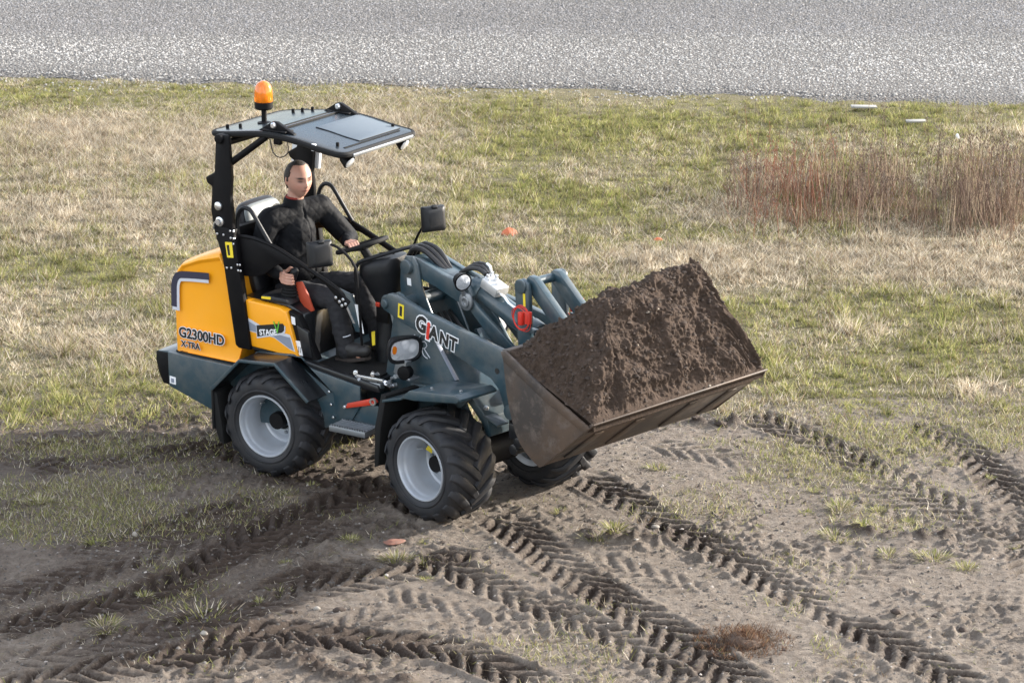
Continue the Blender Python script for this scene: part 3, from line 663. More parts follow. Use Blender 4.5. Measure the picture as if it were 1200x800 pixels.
m.bm.faces.new(prev); m.bm.faces.new(prevb[::-1])
roof = part('roof', m, ROOFM, bev=0, ang=50)
# edge trim: rubber profile round the sheet
ep = [((x-(RX0+RX1)/2)*1.004+(RX0+RX1)/2, y*1.006, roof_z(x)-.016) for x, y in O]
part('roof_trim', MB().tube(ep+[ep[0]], .0215, 8), GASK, roof, bev=0)
part('front_strip', MB().prism([(.535,roof_z(.54)-.003),(.575,roof_z(.54)-.012),(.575,roof_z(.54)-.034),(.535,roof_z(.54)-.030)], -.36, .36), STEEL, roof, bev=.003)
part('slot_rail', MB().box((-.052, 0, roof_z(-.06)+.011), (.014, .74, .012)), GASK, roof, bev=.002)
part('slot_rail', MB().box((-.095, 0, roof_z(-.09)+.011), (.014, .74, .012)), GASK, roof, bev=.002)
part('slot_trim', MB().box((-.074, 0, roof_z(-.08)+.008), (.018, .74, .007)), STEEL, roof, bev=0)
def roof_plate(name, x0, x1, y0, y1, dz, t, mat):
    m = MB(); k = 6; top = []
    ring = []
    for i in range(k+1):
        x = x0+(x1-x0)*i/k; ring.append([(x, y0, roof_z(x)+dz), (x, y1, roof_z(x)+dz), (x, y1, roof_z(x)+dz+t), (x, y0, roof_z(x)+dz+t)])
    return part(name, m.loft(ring), mat, roof, bev=.002)
roof_plate('roof_label_backing', .082, .452, -.118, .378, .006, .004, GASK)
roof_plate('roof_label', .087, .447, -.113, .373, .010, .003, PLATEW)
part('front_groove', MB().box((.475,.0,roof_z(.475)+.008), (.016,.66,.004)), GASK, roof, bev=0)
for s in (-1, 1):
    bk = part('roof_bracket', MB().prism([(-.20,roof_z(-.2)+.004),(-.08,roof_z(-.08)+.070),(-.045,roof_z(-.04)+.070),(.10,roof_z(.1)+.012),(.10,roof_z(.1)+.002)], s*.36, s*.395).box((-.05, s*.375, roof_z(-.05)+.010), (.20,.10,.012)), BLACK, roof, bev=.004)
    part('bracket_bolt', MB().lathe([(0,.022),(.012,.022),(.02,.014)], (-.065, s*.378-.018, roof_z(-.06)+.045), (0,-1,0), 14), CHROME, bk, 0)
for x, y in ((-.52,-.33),(-.43,-.30),(-.42,.30),(-.36,.33),(-.30,.37),(.42,-.33),(.40,.36)):
    part('roof_bolt', MB().lathe([(0,.012),(.03,.012),(.034,.007)], (x, y, roof_z(x)), (0,0,1), 10), BLACK, roof, 0)
part('zip_tie', MB().box((.30,-.438,roof_z(.30)-.014), (.035,.012,.05)), WHITE, roof, bev=.002)
for y in (-.33, .33):
    lm_ = part('work_lamp', MB().lathe([(-.045,.012),(-.03,.035),(.02,.048),(.035,.050),(.036,.042)], (.49, y, 2.27), (.8,0,-.55), 18), BLACK, roof, 0)
    part('lens', MB().lathe([(.030,.043),(.040,.040),(.044,.001)], (.49, y, 2.27), (.8,0,-.55), 18), LENSM, lm_, 0)
    part('lamp_arm', MB().box((.475, y, 2.305), (.03,.02,.05)), BLACK, lm_, .003)
# beacon
BX, BY = -.355, -.125; bz = roof_z(BX)
bc = part('beacon', MB().lathe([(0,.048),(.012,.048),(.02,.019),(.100,.019),(.105,.056),(.115,.064),(.155,.064),(.160,.058)], (BX,BY,bz), (0,0,1), 24), BLACK, loader, 0)
dome = part('beacon_dome', MB().lathe([(.158,.062),(.165,.066),(.228,.064),(.267,.056),(.291,.039),(.303,.016),(.306,.001)], (BX,BY,bz), (0,0,1), 28), AMBER, bc, 0, ang=60)
part('beacon_bulb', MB().lathe([(.160,.040),(.200,.030),(.245,.020),(.255,.004)], (BX,BY,bz), (0,0,1), 14), LENSM, bc, 0)
part('beacon_wire', MB().tube([(-.10,-.40,2.36),(-.06,-.42,2.27),(.0,-.42,2.24),(.06,-.41,2.28),(.05,-.40,2.35)], .004, 6, .03), HOSE, bc, 0)
part('wire_clip', MB().box((-.03,-.40,2.345), (.06,.03,.04)), BLACK, bc, .005)
# ---- side guards: plate with a rolled upper edge, and a hoop behind it
for s in (-1, 1):
    top = catmull([(-.40,1.640),(-.244,1.645),(-.053,1.61),(.149,1.53),(.33,1.45),(.499,1.372),(.535,1.32)], .05)
    if s == -1: low = [(.478,1.315),(.40,1.385),(.293,1.452),(.20,1.488),(.10,1.505),(.003,1.50),(-.08,1.45),(-.15,1.395),(-.24,1.368),(-.40,1.36)]
    else: low = [(.478,1.315),(.36,1.40),(.20,1.475),(.05,1.535),(-.10,1.555),(-.40,1.50)]
    sg = part('side_guard', MB().prism([tuple(p) for p in top]+low, s*.435, s*.450), BLACK, bev=.004)
    part('guard_rail', MB().tube([(x, s*.443, z) for x, z in top], .014, 8), BLACK, sg, 0)
    hp_ = [(-.365,1.55),(-.385,1.65),(-.383,1.765),(-.355,1.825),(-.315,1.848),(-.27,1.838),(-.235,1.80),(-.17,1.71),(-.09,1.60)]
    part('grab_hoop', MB().tube([(x+(.08 if s == 1 else 0), s*.425, z+(.012 if s == 1 else 0)) for x, z in hp_], .0155, 10, .04), PLASTIC, sg, 0)
part('guard_bracket', MB().box((.505,-.43,1.30), (.10,.04,.07), Matrix.Rotation(.6, 3, 'Y')), BLACK, bev=.006)
bolts('guard_bolt', [(.47,-.452,1.325),(.50,-.452,1.30),(.53,-.452,1.32),(.52,-.452,1.275),(.55,-.452,1.29)], .011, CHROME, loader)
# ---- seat
seat = part('seat', MB().box((-.12,0,1.09), (.50,.50,.13)), SEATB, bev=.045, seg=4)
def pad(x0, x1, hy, z0, z1, lean, e=.42, n=28):
    """upright cushion with rounded corners, leaning back by lean per metre"""
    zc, hz = (z0+z1)/2, (z1-z0)/2
    out = lambda x, k: [(x-lean*(zc+hz*k*np.sign(sin(a))*abs(sin(a))**e-1.1), hy*k*np.sign(cos(a))*abs(cos(a))**e, zc+hz*k*np.sign(sin(a))*abs(sin(a))**e) for a in np.linspace(0, 2*pi, n, endpoint=False)]
    m = MB(); d = x1-x0; return m.loft([out(x0, .86), out(x0+.25*d, .98), out(x0+.6*d, 1), out(x0+.9*d, .95), out(x1, .84)])
part('backrest', pad(-.44, -.34, .245, 1.08, 1.80, .24), SEATB, seat, bev=0, ang=60)
part('backrest_cushion', pad(-.375, -.318, .205, 1.50, 1.785, .24), SEATG, seat, bev=0, ang=60)
# ---- steering column, wheel, grab bar
cr = []
for z, x, rx, ry in ((.80,.62,.10,.14),(.95,.62,.10,.14),(1.10,.625,.085,.125),(1.22,.61,.085,.12),(1.32,.58,.12,.145),(1.42,.555,.155,.175),(1.49,.56,.155,.18),(1.535,.585,.12,.15),(1.55,.60,.05,.07)):
    cr.append([(x+rx*cos(a)*(1), ry*np.sign(sin(a))*abs(sin(a))**.75, z+.10*(rx*cos(a))*(z > 1.2)) for a in np.linspace(0, 2*pi, 24, endpoint=False)])
con = part('steering_console', MB().loft(cr), PLASTIC, bev=0, ang=60)
part('console_seam', MB().tube([(.745,0,1.30),(.735,.0,1.42),(.70,0,1.52),(.62,0,1.562),(.52,0,1.545)], .004, 6, .04), GASK, con, 0)
part('console_switch_panel', MB().box((.63,-.128,1.17), (.10,.02,.16)), BLACK, con, .006)
part('key_switch', MB().box((.60,-.142,1.22), (.035,.012,.03)), REDP, con, .003)
part('console_grey_strip', MB().box((.715,-.115,1.10), (.018,.02,.30), Matrix.Rotation(-.25, 3, 'Y')), SEATG, con, .004)
decal('white_sticker', [(.50,1.24),(.535,1.24),(.575,1.04),(.545,1.04)], -.2765, WHITE, con)
decal('yellow_sticker', [(.555,1.02),(.585,1.03),(.585,.93),(.56,.92)], -.16, STICKY, con)
part('instrument_panel', MB().prism([(.36,1.33),(.47,1.30),(.56,1.04),(.50,1.04)], -.275, -.25), SLATE, con, .005)
part('indicator_row', MB().prism([(.36,1.325),(.38,1.325),(.50,1.10),(.485,1.10)], -.279, -.274), CHROME, con, 0)
swc = Vector((.36, .02, 1.575)); sax = Vector((-.34, 0, .94)).normalized(); su = sax.orthogonal().normalized(); sv = sax.cross(su)
sw = part('steering_wheel', MB().tube([swc+(su*cos(a)+sv*sin(a))*.178 for a in np.linspace(0, 2*pi, 33)], .0165, 10), GASK, bev=0)
for a in (.4, .4+2*pi/3, .4+4*pi/3): part('spoke', MB().tube([swc-sax*.03, swc+(su*cos(a)+sv*sin(a))*.175], .012, 8), GASK, sw, 0)
part('column_tube', MB().tube([swc-sax*.02, (.50,.01,1.40)], .03, 12), GASK, sw, 0)
part('console_grab_bar', MB().tube([(.44,-.15,1.30),(.435,-.17,1.43),(.47,-.18,1.51),(.55,-.16,1.545),(.66,-.10,1.585),(.76,.02,1.615),(.80,.13,1.62)], .014, 10, .05), PLASTIC, con, 0)
# ---- mirrors on bent arms
def mirror(y, arm, c, rz, tilt=.12):
    R = Matrix.Rotation(rz, 3, 'Z') @ Matrix.Rotation(tilt, 3, 'Y')
    a = part('mirror_arm', MB().tube(arm, .0095, 8, .04), BLACK, bev=0)
    m = MB(); pr = [(-.045,.055,.055),(-.035,.080,.085),(.0,.092,.092),(.018,.094,.094)]
    m.loft([[(x, (hy if q[0] else -hy), (hz if q[1] else -hz)) for q in ((0, 0), (1, 0), (1, 1), (0, 1))] for x, hy, hz in pr]); m.xf(Matrix.Translation(c) @ R.to_4x4())
    h = part('mirror_housing', m, PLASTIC, a, bev=.014, seg=3)
    part('mirror_glass', MB().box((.0,0,0), (.004,.165,.165)).xf(Matrix.Translation(Vector(c)+R @ Vector((.0205,0,0))) @ R.to_4x4()), MIRROR, a, 0)
    part('mirror_clamp', MB().lathe([(-.02,.016),(.02,.016)], Vector(c)+R @ Vector((-.03,0,.085)), R @ Vector((0,1,0)), 12), PLASTIC, a, .003)
mirror(-.5, [(.685,-.46,1.02),(.69,-.49,1.30),(.683,-.50,1.46),(.672,-.50,1.575),(.60,-.50,1.655),(.52,-.50,1.70),(.47,-.50,1.71)], (.375,-.50,1.63), pi-.55)
mirror(.5, [(.475,.46,1.33),(.468,.50,1.42),(.475,.50,1.49),(.515,.50,1.575),(.56,.50,1.64),(.62,.50,1.70),(.655,.50,1.755)], (.64,.50,1.70), pi-.55)
# ---- wheels
WR, WZ = .385, .376
def tyre_mesh():
    """axle along y, outer face towards -y"""
    m = MB(); R = WR-.026
    prof = [(-.175,.222),(-.188,.236),(-.197,.275),(-.195,.310),(-.182,.335),(-.150,.352),(-.08,R),(.0,R+.003),(.08,R),(.150,.352),(.182,.335),(.195,.310),(.197,.275),(.188,.236),(.175,.222)]
    m.lathe(prof, axis=(0, 1, 0), n=72, cap=False)
    # moulded rings on the side wall
    for s in (-1, 1):
        m.lathe([(s*.196,.252),(s*.2015,.256),(s*.2015,.262),(s*.197,.267)], axis=(0, 1, 0), n=72, cap=False)
    return m
def tread_mesh():
    m = MB(); NL = 17
    for s in (-1, 1):
        for i in range(NL):
            a0 = 2*pi*(i+(.5 if s > 0 else 0))/NL; rings = []
            for k in range(8):
                t = k/7; y = s*(-.012+t*.205); ang = a0+.54*t**.9
                yy = min(abs(y), .2)
                rb = (WR-.030) if yy < .14 else (WR-.030)-(yy-.14)*.75
                rt = WR+.002-.010*t if yy < .15 else WR-.009-(yy-.15)*1.05
                wd = (.046 if t > .1 else .040)*(1+.25*t)
                tb = []
                for rr, ww in ((rb, wd*.72), (rt, wd*.50)):
                    tb.append((rr, ww))
                q = []
                for rr, ww, sg in ((tb[0][0], tb[0][1], -1), (tb[1][0], tb[1][1], -1), (tb[1][0], tb[1][1], 1), (tb[0][0], tb[0][1], 1)):
                    an = ang+sg*ww/rr/1.25; q.append((rr*cos(an), y+sg*ww*(.55)*(-s), rr*sin(an)))
                rings.append(q)
            m.loft(rings)
    return m
def rim_mesh():
    m = MB()
    prof = [(-.168,.223),(-.180,.226),(-.186,.222),(-.186,.214),(-.176,.207),(-.155,.204),(-.140,.198),(-.128,.190),(-.110,.190),(-.098,.183),(-.02,.180),(.035,.176),(.045,.165),(.045,.150),(.030,.128),(.022,.118),(.022,.078),(.028,.074),(.07,.074),(.07,.02)]
    m.lathe(prof, axis=(0, 1, 0), n=56, cap=False)
    m.lathe([(.035,.182),(.16,.182),(.172,.205),(.175,.224)], axis=(0, 1, 0), n=40, cap=False)
    return m
TY = tyre_mesh().mesh('tyre', 0, ang=40); TR = tread_mesh().mesh('tread_lugs', .004, 1, ang=35); RI = rim_mesh().mesh('rim', 0, ang=40)
HB = MB().lathe([(.015,.072),(.03,.070),(.06,.03),(.10,.03)], axis=(0, 1, 0), n=24).mesh('hub_cap', 0)
NUT = MB().lathe([(0,.013),(-.016,.013),(-.02,.009)], axis=(0, 1, 0), n=6).mesh('wheel_nut', 0)
VAL = MB().tube([(0,.0,.0),(.0,-.045,.008)], .007, 8).mesh('valve_stem', 0)
STK = MB().box((0,0,0), (.05,.004,.036)).mesh('rim_sticker', .001)
def wheel(x, y, front, flip, spin):
    p = Vector((x, y, WZ)); rz = 0
    if front: p = FM @ p; rz = -ART
    e = empty_part('wheel'); e.location = p; e.rotation_euler = (0, spin, rz)
    if flip: e.rotation_euler = (0, spin, rz+pi)
    ty = link('tyre', TY, RUBBER, e); tr_ = link('tread_lugs', TR, RUBBERM if front else RUBBER, e); link('rim', RI, RIMM, e); link('hub_cap', HB, GASK, e)
    for k in range(5):
        n_ = link('wheel_nut', NUT, STEEL, e); n_.location = (.098*cos(k*2*pi/5+.4), .023, .098*sin(k*2*pi/5+.4))
    v = link('valve_stem', VAL, CHROME, e); v.location = (-.155, -.02, .06)
    s_ = link('rim_sticker', STK, STICKY, e); s_.location = (-.120, .016, .055); s_.rotation_euler = (0, .5, .5)
    return e
YC = .683-.186
wheel(0, -YC, False, False, .35); wheel(0, YC, False, True, .1)
wheel(.7425, -YC, True, False, .05); wheel(.7425, YC, True, True, .6)
part('front_axle', MB().lathe([(-.55,.055),(-.18,.07),(-.14,.12),(.14,.12),(.18,.07),(.55,.055)], (.7425, 0, .376), (0, 1, 0), 20), BLACK, bev=0, front=True)

# ---- front frame
PF = lambda *a, **k: part(*a, front=True, **k)
ff = None
for s in (-1, 1):
    y0, y1 = sorted((s*.315, s*.290))
    tw = PF('front_tower_plate', MB().prism([(.06,1.37),(.13,1.40),(.18,1.385),(.215,1.345),(.472,1.165),(.700,.905),(.86,.66),(.86,.52),(.40,.52),(.22,.60),(.05,.66),(.0,.80),(.06,1.10),(.09,1.25)], y0, y1), SLATE, bev=.005)
    y2, y3 = sorted((s*.12, s*.14))
    PF('inner_tower_plate', MB().prism([(-.04,1.40),(-.03,1.52),(.02,1.60),(.09,1.61),(.14,1.56),(.18,1.40),(.30,1.20),(.45,.95),(.45,.62),(.0,.62),(-.02,1.2)], y2, y3), SLATE, bev=.005)
    PF('frame_rib', MB().prism([(.40,1.10),(.43,1.11),(.66,.80),(.60,.78)], s*.29, s*.14), SLATE, bev=.004)
PF('frame_front_plate', MB().prism([(.50,1.02),(.53,1.03),(.98,.70),(1.02,.58),(.98,.56),(.92,.66)], -.29, .29), SLATE, bev=.005)
PF('frame_cross_plate', MB().prism([(.02,.95),(.05,.97),(.42,.80),(.40,.76)], -.29, .29), SLATE, bev=.005)
PF('frame_step_plate', MB().box((1.02,-.25,.69), (.15,.10,.012), Matrix.Rotation(.25, 3, 'Y')), SLATE, bev=.003)
PF('frame_bolt', MB().lathe([(0,.018),(.015,.018),(.022,.01)], (.95,-.27,.75), (.3,0,1), 12), CHROME, bev=0)
PF('front_tower_edge', MB().prism([(.475,1.166),(.484,1.164),(.709,.905),(.700,.903)], -.319, -.288), GREYD, bev=.002)
tw = bpy.data.objects['front_tower_plate']
for s in (-1, 1):
    PF('tower_boss', MB().lathe([(-.02,.058),(.03,.058),(.034,.050)], (.068, s*.33, 1.318), (0, s, 0), 22), SLATE, bev=.003)
    PF('tower_pin', MB().lathe([(0,.032),(.055,.032),(.06,.026)], (.068, s*.33, 1.318), (0, s, 0), 18), SLATE, bev=.002)
PF('tower_pin', MB().lathe([(-.17,.050),(.17,.050),(.172,.028),(.185,.028)], (.045, 0, 1.53), (0, 1, 0), 22), SLATE, bev=.004)
PF('tower_cross_tube', MB().lathe([(-.29,.045),(.29,.045)], (.10, 0, 1.30), (0, 1, 0), 18), SLATE, bev=0)
decal('white_sticker', [(.035,1.45),(.075,1.45),(.08,1.40),(.04,1.40)], -.141, WHITE, loader, front=True)
# boom arms
for s in (-1, 1):
    y0, y1 = sorted((s*.322, s*.372))
    bm_ = PF('boom_arm', MB().prism([(.05,1.36),(.10,1.395),(.20,1.388),(.42,1.342),(1.20,1.235),(1.30,1.20),(1.33,1.02),(1.30,.80),(1.25,.79),(1.18,.96),(1.10,1.02),(.48,1.170),(.24,1.215),(.08,1.262),(.045,1.30)], y0, y1), SLATE, bev=.007)
    PF('pin_boss', MB().lathe([(0,.050),(.012,.050)], (1.285, s*.372, .83), (0, s, 0), 20), SLATE, parent=bm_, bev=.003)
    PF('pin_hole', MB().lathe([(0,.020),(.003,.020)], (1.165, s*.3715, 1.085), (0, s, 0), 14), INK, parent=bm_, bev=0)
    if s == -1:
        yb = -.3725
        for let, size, x, z, mt, off in (('G', .150, .375, 1.206, INK, 0), ('i', .172, .478, 1.166, RED, 0), ('A', .126, .512, 1.176, INK, 0), ('N', .122, .610, 1.158, INK, 0), ('T', .126, .706, 1.140, INK, 0)):
            side_text('lettering_outline', let, size, x, yb-.001, z, WHITE, bm_, -.135, .105, front=True, xs=.94)
            side_text('boom_lettering', let, size, x, yb-.0035, z, mt, bm_, -.135, .042, front=True, xs=.94)
        decal('yellow_sticker', [(.205,1.350),(.262,1.345),(.255,1.245),(.198,1.25)], yb-.0005, STICKY, bm_, front=True)
        decal('sticker_print', [(.220,1.335),(.245,1.333),(.240,1.262),(.215,1.265)], yb-.0027, INK, bm_, .001, front=True)
# small line emblem beside the lamp
em = MB()
for pts in ([(.30,1.135),(.335,1.11),(.32,1.09),(.365,1.075)], [(.335,1.125),(.35,1.095),(.40,1.11),(.425,1.085),(.40,1.06),(.37,1.055)], [(.40,1.055),(.425,1.03),(.455,1.005)], [(.375,1.05),(.39,1.01),(.43,.995)], [(.345,1.12),(.36,1.14)]):
    em.tube([(x, -.317, z) for x, z in pts], .0035, 6, .02)
PF('line_emblem', em, LGREYD, parent=tw, bev=0)
PF('boom_cross_tube', MB().lathe([(-.33,.06),(.33,.06)], (1.10, 0, 1.12), (0, 1, 0), 22), SLATE, bev=0)
PF('boom_cross_tube', MB().lathe([(-.33,.035),(.33,.035)], (1.285, 0, .83), (0, 1, 0), 18), BLACK, bev=0)
# tilt linkage
for s in (-1, 1):
    y0, y1 = sorted((s*.075, s*.118))
    PF('tilt_lever', MB().prism([(-.01,1.50),(.01,1.575),(.06,1.60),(.13,1.592),(.36,1.535),(.60,1.50),(.66,1.44),(.62,1.36),(.52,1.37),(.30,1.43),(.08,1.47),(.03,1.47)], y0, y1), SLATE, bev=.006)
    PF('lever_boss', MB().lathe([(0,.062),(.018,.062),(.020,.040),(.03,.040),(.031,.022),(.02,.020)], (.612, s*.118, 1.395), (0, s, 0), 24), STEEL, bev=.002)
    y2, y3 = sorted((s*.085, s*.115))
    PF('lift_link', MB().prism([(.55,1.40),(.64,1.42),(1.16,1.10),(1.20,.98),(1.12,.96),(1.02,1.03)], y2, y3), SLATE, bev=.006)
PF('tilt_lever_top', MB().prism([(.02,1.588),(.13,1.580),(.36,1.525),(.60,1.488),(.60,1.470),(.02,1.57)], -.076, .076), SLATE, bev=.003)
cyl = PF('tilt_cylinder', MB().tube([(.56,0,1.475),(1.16,0,1.265)], .072, 24), SLATE, bev=.006)
PF('cylinder_collar', MB().tube([(.60,0,1.462),(.66,0,1.441)], .082, 24), SLATE, parent=cyl, bev=.004)
PF('cylinder_gland', MB().tube([(1.10,0,1.286),(1.18,0,1.258)], .080, 24), SLATE, parent=cyl, bev=.004)
PF('piston_rod', MB().tube([(1.16,0,1.265),(1.36,0,1.20)], .035, 16), CHROME, parent=cyl, bev=0)
vb = PF('valve_block', MB().box((.775,-.02,1.51), (.155,.115,.065), Matrix.Rotation(.33, 3, 'Y')), ALU, bev=.005)
for x, y, z, h in ((.72,-.04,1.56,.05), (.76,.0,1.55,.06), (.70,.02,1.57,.045), (.80,-.03,1.53,.04)):
    PF('valve_cap', MB().lathe([(0,.018),(h*.6,.018),(h*.62,.012),(h,.012)], (x, y, z-.02), (.3,0,.95), 10), CHROME, parent=vb, bev=0)
PF('hose_elbow', MB().tube([(.70,.02,1.59),(.69,.02,1.625),(.66,.02,1.64)], .010, 8, .02), CHROME, parent=vb, bev=0)
PF('valve_pipe', MB().tube([(.85,-.05,1.485),(.91,-.06,1.475),(.95,-.06,1.44),(1.05,-.055,1.405),(1.14,-.05,1.375)], .0085, 8, .04), CHROME, parent=vb, bev=0)
# dump links / bell crank in front
for s in (-1, 1):
    y0, y1 = sorted((s*.150, s*.185))
    PF('bell_crank', MB().prism([(1.135,1.60),(1.15,1.655),(1.20,1.68),(1.25,1.655),(1.265,1.60),(1.275,1.40),(1.285,1.20),(1.27,1.00),(1.18,1.00),(1.165,1.25)], y0, y1), SLATE, bev=.006)
    y2, y3 = sorted((s*.085, s*.140))
    PF('dump_link', MB().prism([(1.18,1.655),(1.22,1.695),(1.27,1.69),(1.68,1.345),(1.68,1.27),(1.62,1.25),(1.20,1.61)], y2, y3), SLATE, bev=.008)
    PF('crank_boss', MB().lathe([(0,.048),(.014,.048),(.016,.034)], (1.198, s*.185, 1.63), (0, s, 0), 22), SLATE, bev=.002)
PF('crank_pin', MB().lathe([(-.15,.03),(.15,.03)], (1.21, 0, 1.64), (0, 1, 0), 16), SLATE, bev=0)
decal('yellow_sticker', [(1.215,1.585),(1.235,1.585),(1.24,1.50),(1.22,1.50)], -.1855, STICKY, loader, front=True)
rr = random.Random(11)
for cx, cy, cz in ((1.285,-.235,1.445), (1.30,.235,1.445)):
    cl = PF('cable_coil', MB().tube([(cx-.035,cy,cz+.03),(cx-.035,cy,cz-.055)], .024, 12), RED, bev=.004)
    PF('cable_plug', MB().tube([(cx+.030,cy,cz+.045),(cx+.030,cy,cz-.035)], .024, 12), RED, parent=cl, bev=.004)
    PF('plug_bracket', MB().box((cx, cy+.03, cz-.085), (.15,.05,.025)), SLATE, parent=cl, bev=.003)
    for k in range(4):
        ra = .070+.020*rr.random(); tl = rr.uniform(-.4, .4); oz = rr.uniform(-.012, .012)
        PF('cable_loop', MB().tube([(cx+ra*cos(a)*.95, cy-.035+ra*sin(a)*tl, cz+oz+ra*sin(a)) for a in np.linspace(0, 2*pi, 25)], .0028, 6), RED, parent=cl, bev=0)
# work lamp on the lever
wl = PF('work_lamp', MB().lathe([(-.05,.015),(-.035,.045),(.02,.062),(.028,.064),(.029,.052)], (.605,-.165,1.545), (.9,-.25,-.15), 22), BLACK, bev=0)
PF('lens', MB().lathe([(.024,.055),(.032,.052),(.040,.001)], (.605,-.165,1.545), (.9,-.25,-.15), 22), LENSM, parent=wl, bev=0)
PF('lamp_stem', MB().tube([(.60,-.16,1.50),(.60,-.13,1.42)], .014, 10), STEEL, parent=wl, bev=0)
# hoses over the tower
for k, dy in enumerate((-.03, .01, .05)):
    PF('hydraulic_hose', MB().tube([(-.10,dy,1.30),(-.085,dy,1.50),(-.03,dy,1.615+.01*k),(.07,dy,1.635+.008*k),(.17,dy,1.60+.01*k),(.30,dy*.6,1.52),(.38,dy*.5,1.50)], .019, 9, .05), HOSE, bev=0)
for k in range(3):
    PF('hydraulic_hose', MB().tube([(.36,.04+.03*k,1.50),(.44,.05+.03*k,1.555+.01*k),(.55,.05+.03*k,1.575+.01*k),(.65,.02+.02*k,1.56)], .016, 8, .05), HOSE, bev=0)
for k in range(4):
    PF('hydraulic_hose', MB().tube([(.20,-.05+.05*k,1.20),(.45,-.16+.06*k,1.12),(.75,-.20+.07*k,1.10),(.98,-.21+.1*k,1.06),(1.1,-.15+.1*k,.98)], .014, 8, .06), HOSE, bev=0)
PF('hose_bundle_clip', MB().box((.86,-.2,1.085), (.09,.10,.06)), BLACK, bev=.01)
# headlights
for s in (-1, 1):
    o = Vector((.335, s*.44, 1.065)); ax = Vector((.93, s*.25, -.12)).normalized()
    R = ax.to_track_quat('X', 'Z').to_matrix()
    def rq(x, hy, hz, n=28, e=.62): return [o+R @ Vector((x, hy*np.sign(cos(a))*abs(cos(a))**e, hz*np.sign(sin(a))*abs(sin(a))**e)) for a in np.linspace(0, 2*pi, n, endpoint=False)]
    hl = PF('headlight', MB().loft([rq(-.13,.03,.03), rq(-.10,.075,.060), rq(-.02,.125,.092), rq(.015,.128,.096), rq(.018,.112,.080), rq(.004,.108,.076)]), PLASTIC, bev=0)
    PF('lens', MB().loft([rq(-.02,.04,.03), rq(.004,.106,.074), rq(.010,.104,.072), rq(.016,.06,.04)]), LENSM, parent=hl, bev=0)
    PF('indicator_lens', MB().loft([[p+ax*.006+R @ Vector((0,-s*(-.082),.012)) for p in rq(x,.016,.030,12,.8)] for x in (.004,.012)]), AMBER, parent=hl, bev=0)
    PF('headlight_bracket', MB().box((.29, s*.42, .93), (.10,.05,.14), Matrix.Rotation(.3, 3, 'Y')).box((.32, s*.40, .86), (.14,.09,.02)), STEEL, parent=hl, bev=.006)
    PF('bracket_clamp', MB().lathe([(-.03,.05),(.03,.05)], (.33, s*.43, .90), (.3,s*.9,0), 16), BLACK, parent=hl, bev=.006)
# front fenders
for s in (-1, 1):
    m = MB(); path = [(.42,.80),(.60,.865),(.66,.885),(.97,.985),(1.10,1.00),(1.13,.975)]
    m = MB(); 
    for (xa, za), (xb, zb) in (((.40,.795),(.60,.815)), ((.60,.815),(.74,.93)), ((.74,.93),(1.12,.975))): pass
    top = [(.38,.775),(.57,.835),(.66,.905),(1.10,.975),(1.15,.955)]
    PF('front_fender', MB().loft([[(x, s*.69, z) for x, z in top]+[(x, s*.69, z-.018) for x, z in top[::-1]], [(x, s*.36, z) for x, z in top]+[(x, s*.36, z-.018) for x, z in top[::-1]]]), SLATE, bev=.004)
    fo = bpy.data.objects[-1] if False else None
    PF('fender_skirt', MB().prism([(.57,.835),(.66,.905),(1.10,.975),(1.15,.955),(1.12,.925),(.70,.845)], s*.692, s*.680), SLATE, bev=.003)
    PF('fender_bolt', MB().lathe([(0,.010),(.008,.010)], (1.06, s*.60, .972), (0,0,1), 10), CHROME, bev=0)
    PF('fender_bolt', MB().lathe([(0,.010),(.008,.010)], (.78, s*.60, .928), (0,0,1), 10), CHROME, bev=0)
    PF('mud_flap', MB().prism([(.34,.80),(.39,.80),(.33,.55),(.30,.28),(.26,.26),(.27,.55)], s*.66, s*.34), GASK, bev=.004)
    PF('fender_support', MB().prism([(.30,.80),(.62,.84),(.70,.89),(1.0,.93),(.8,.74),(.4,.68)], s*.33, s*.36), SLATE, bev=.004)
# quick coupler
qc = PF('quick_coupler', MB().prism([(1.32,1.15),(1.38,1.20),(1.66,1.36),(1.69,1.30),(1.62,1.10),(1.72,.80),(1.62,.74),(1.40,.70),(1.34,.80)], -.30, .30), BLACK, bev=.010)
for s in (-1, 1):
    PF('coupler_plate', MB().prism([(1.28,.95),(1.36,.98),(1.72,.80),(1.74,.66),(1.50,.58),(1.28,.72)], s*.33, s*.38), BLACK, parent=qc, bev=.008)
for k in range(3): PF('coupler_cylinder', MB().tube([(1.36+.04*k,-.42,.60+.055*k),(1.36+.04*k,.42,.60+.055*k)], .036, 16), GLOSS, parent=qc, bev=.004)
PF('coupler_bolt_plate', MB().box((1.40,-.40,.72), (.18,.02,.10)), GLOSS, parent=qc, bev=.006)
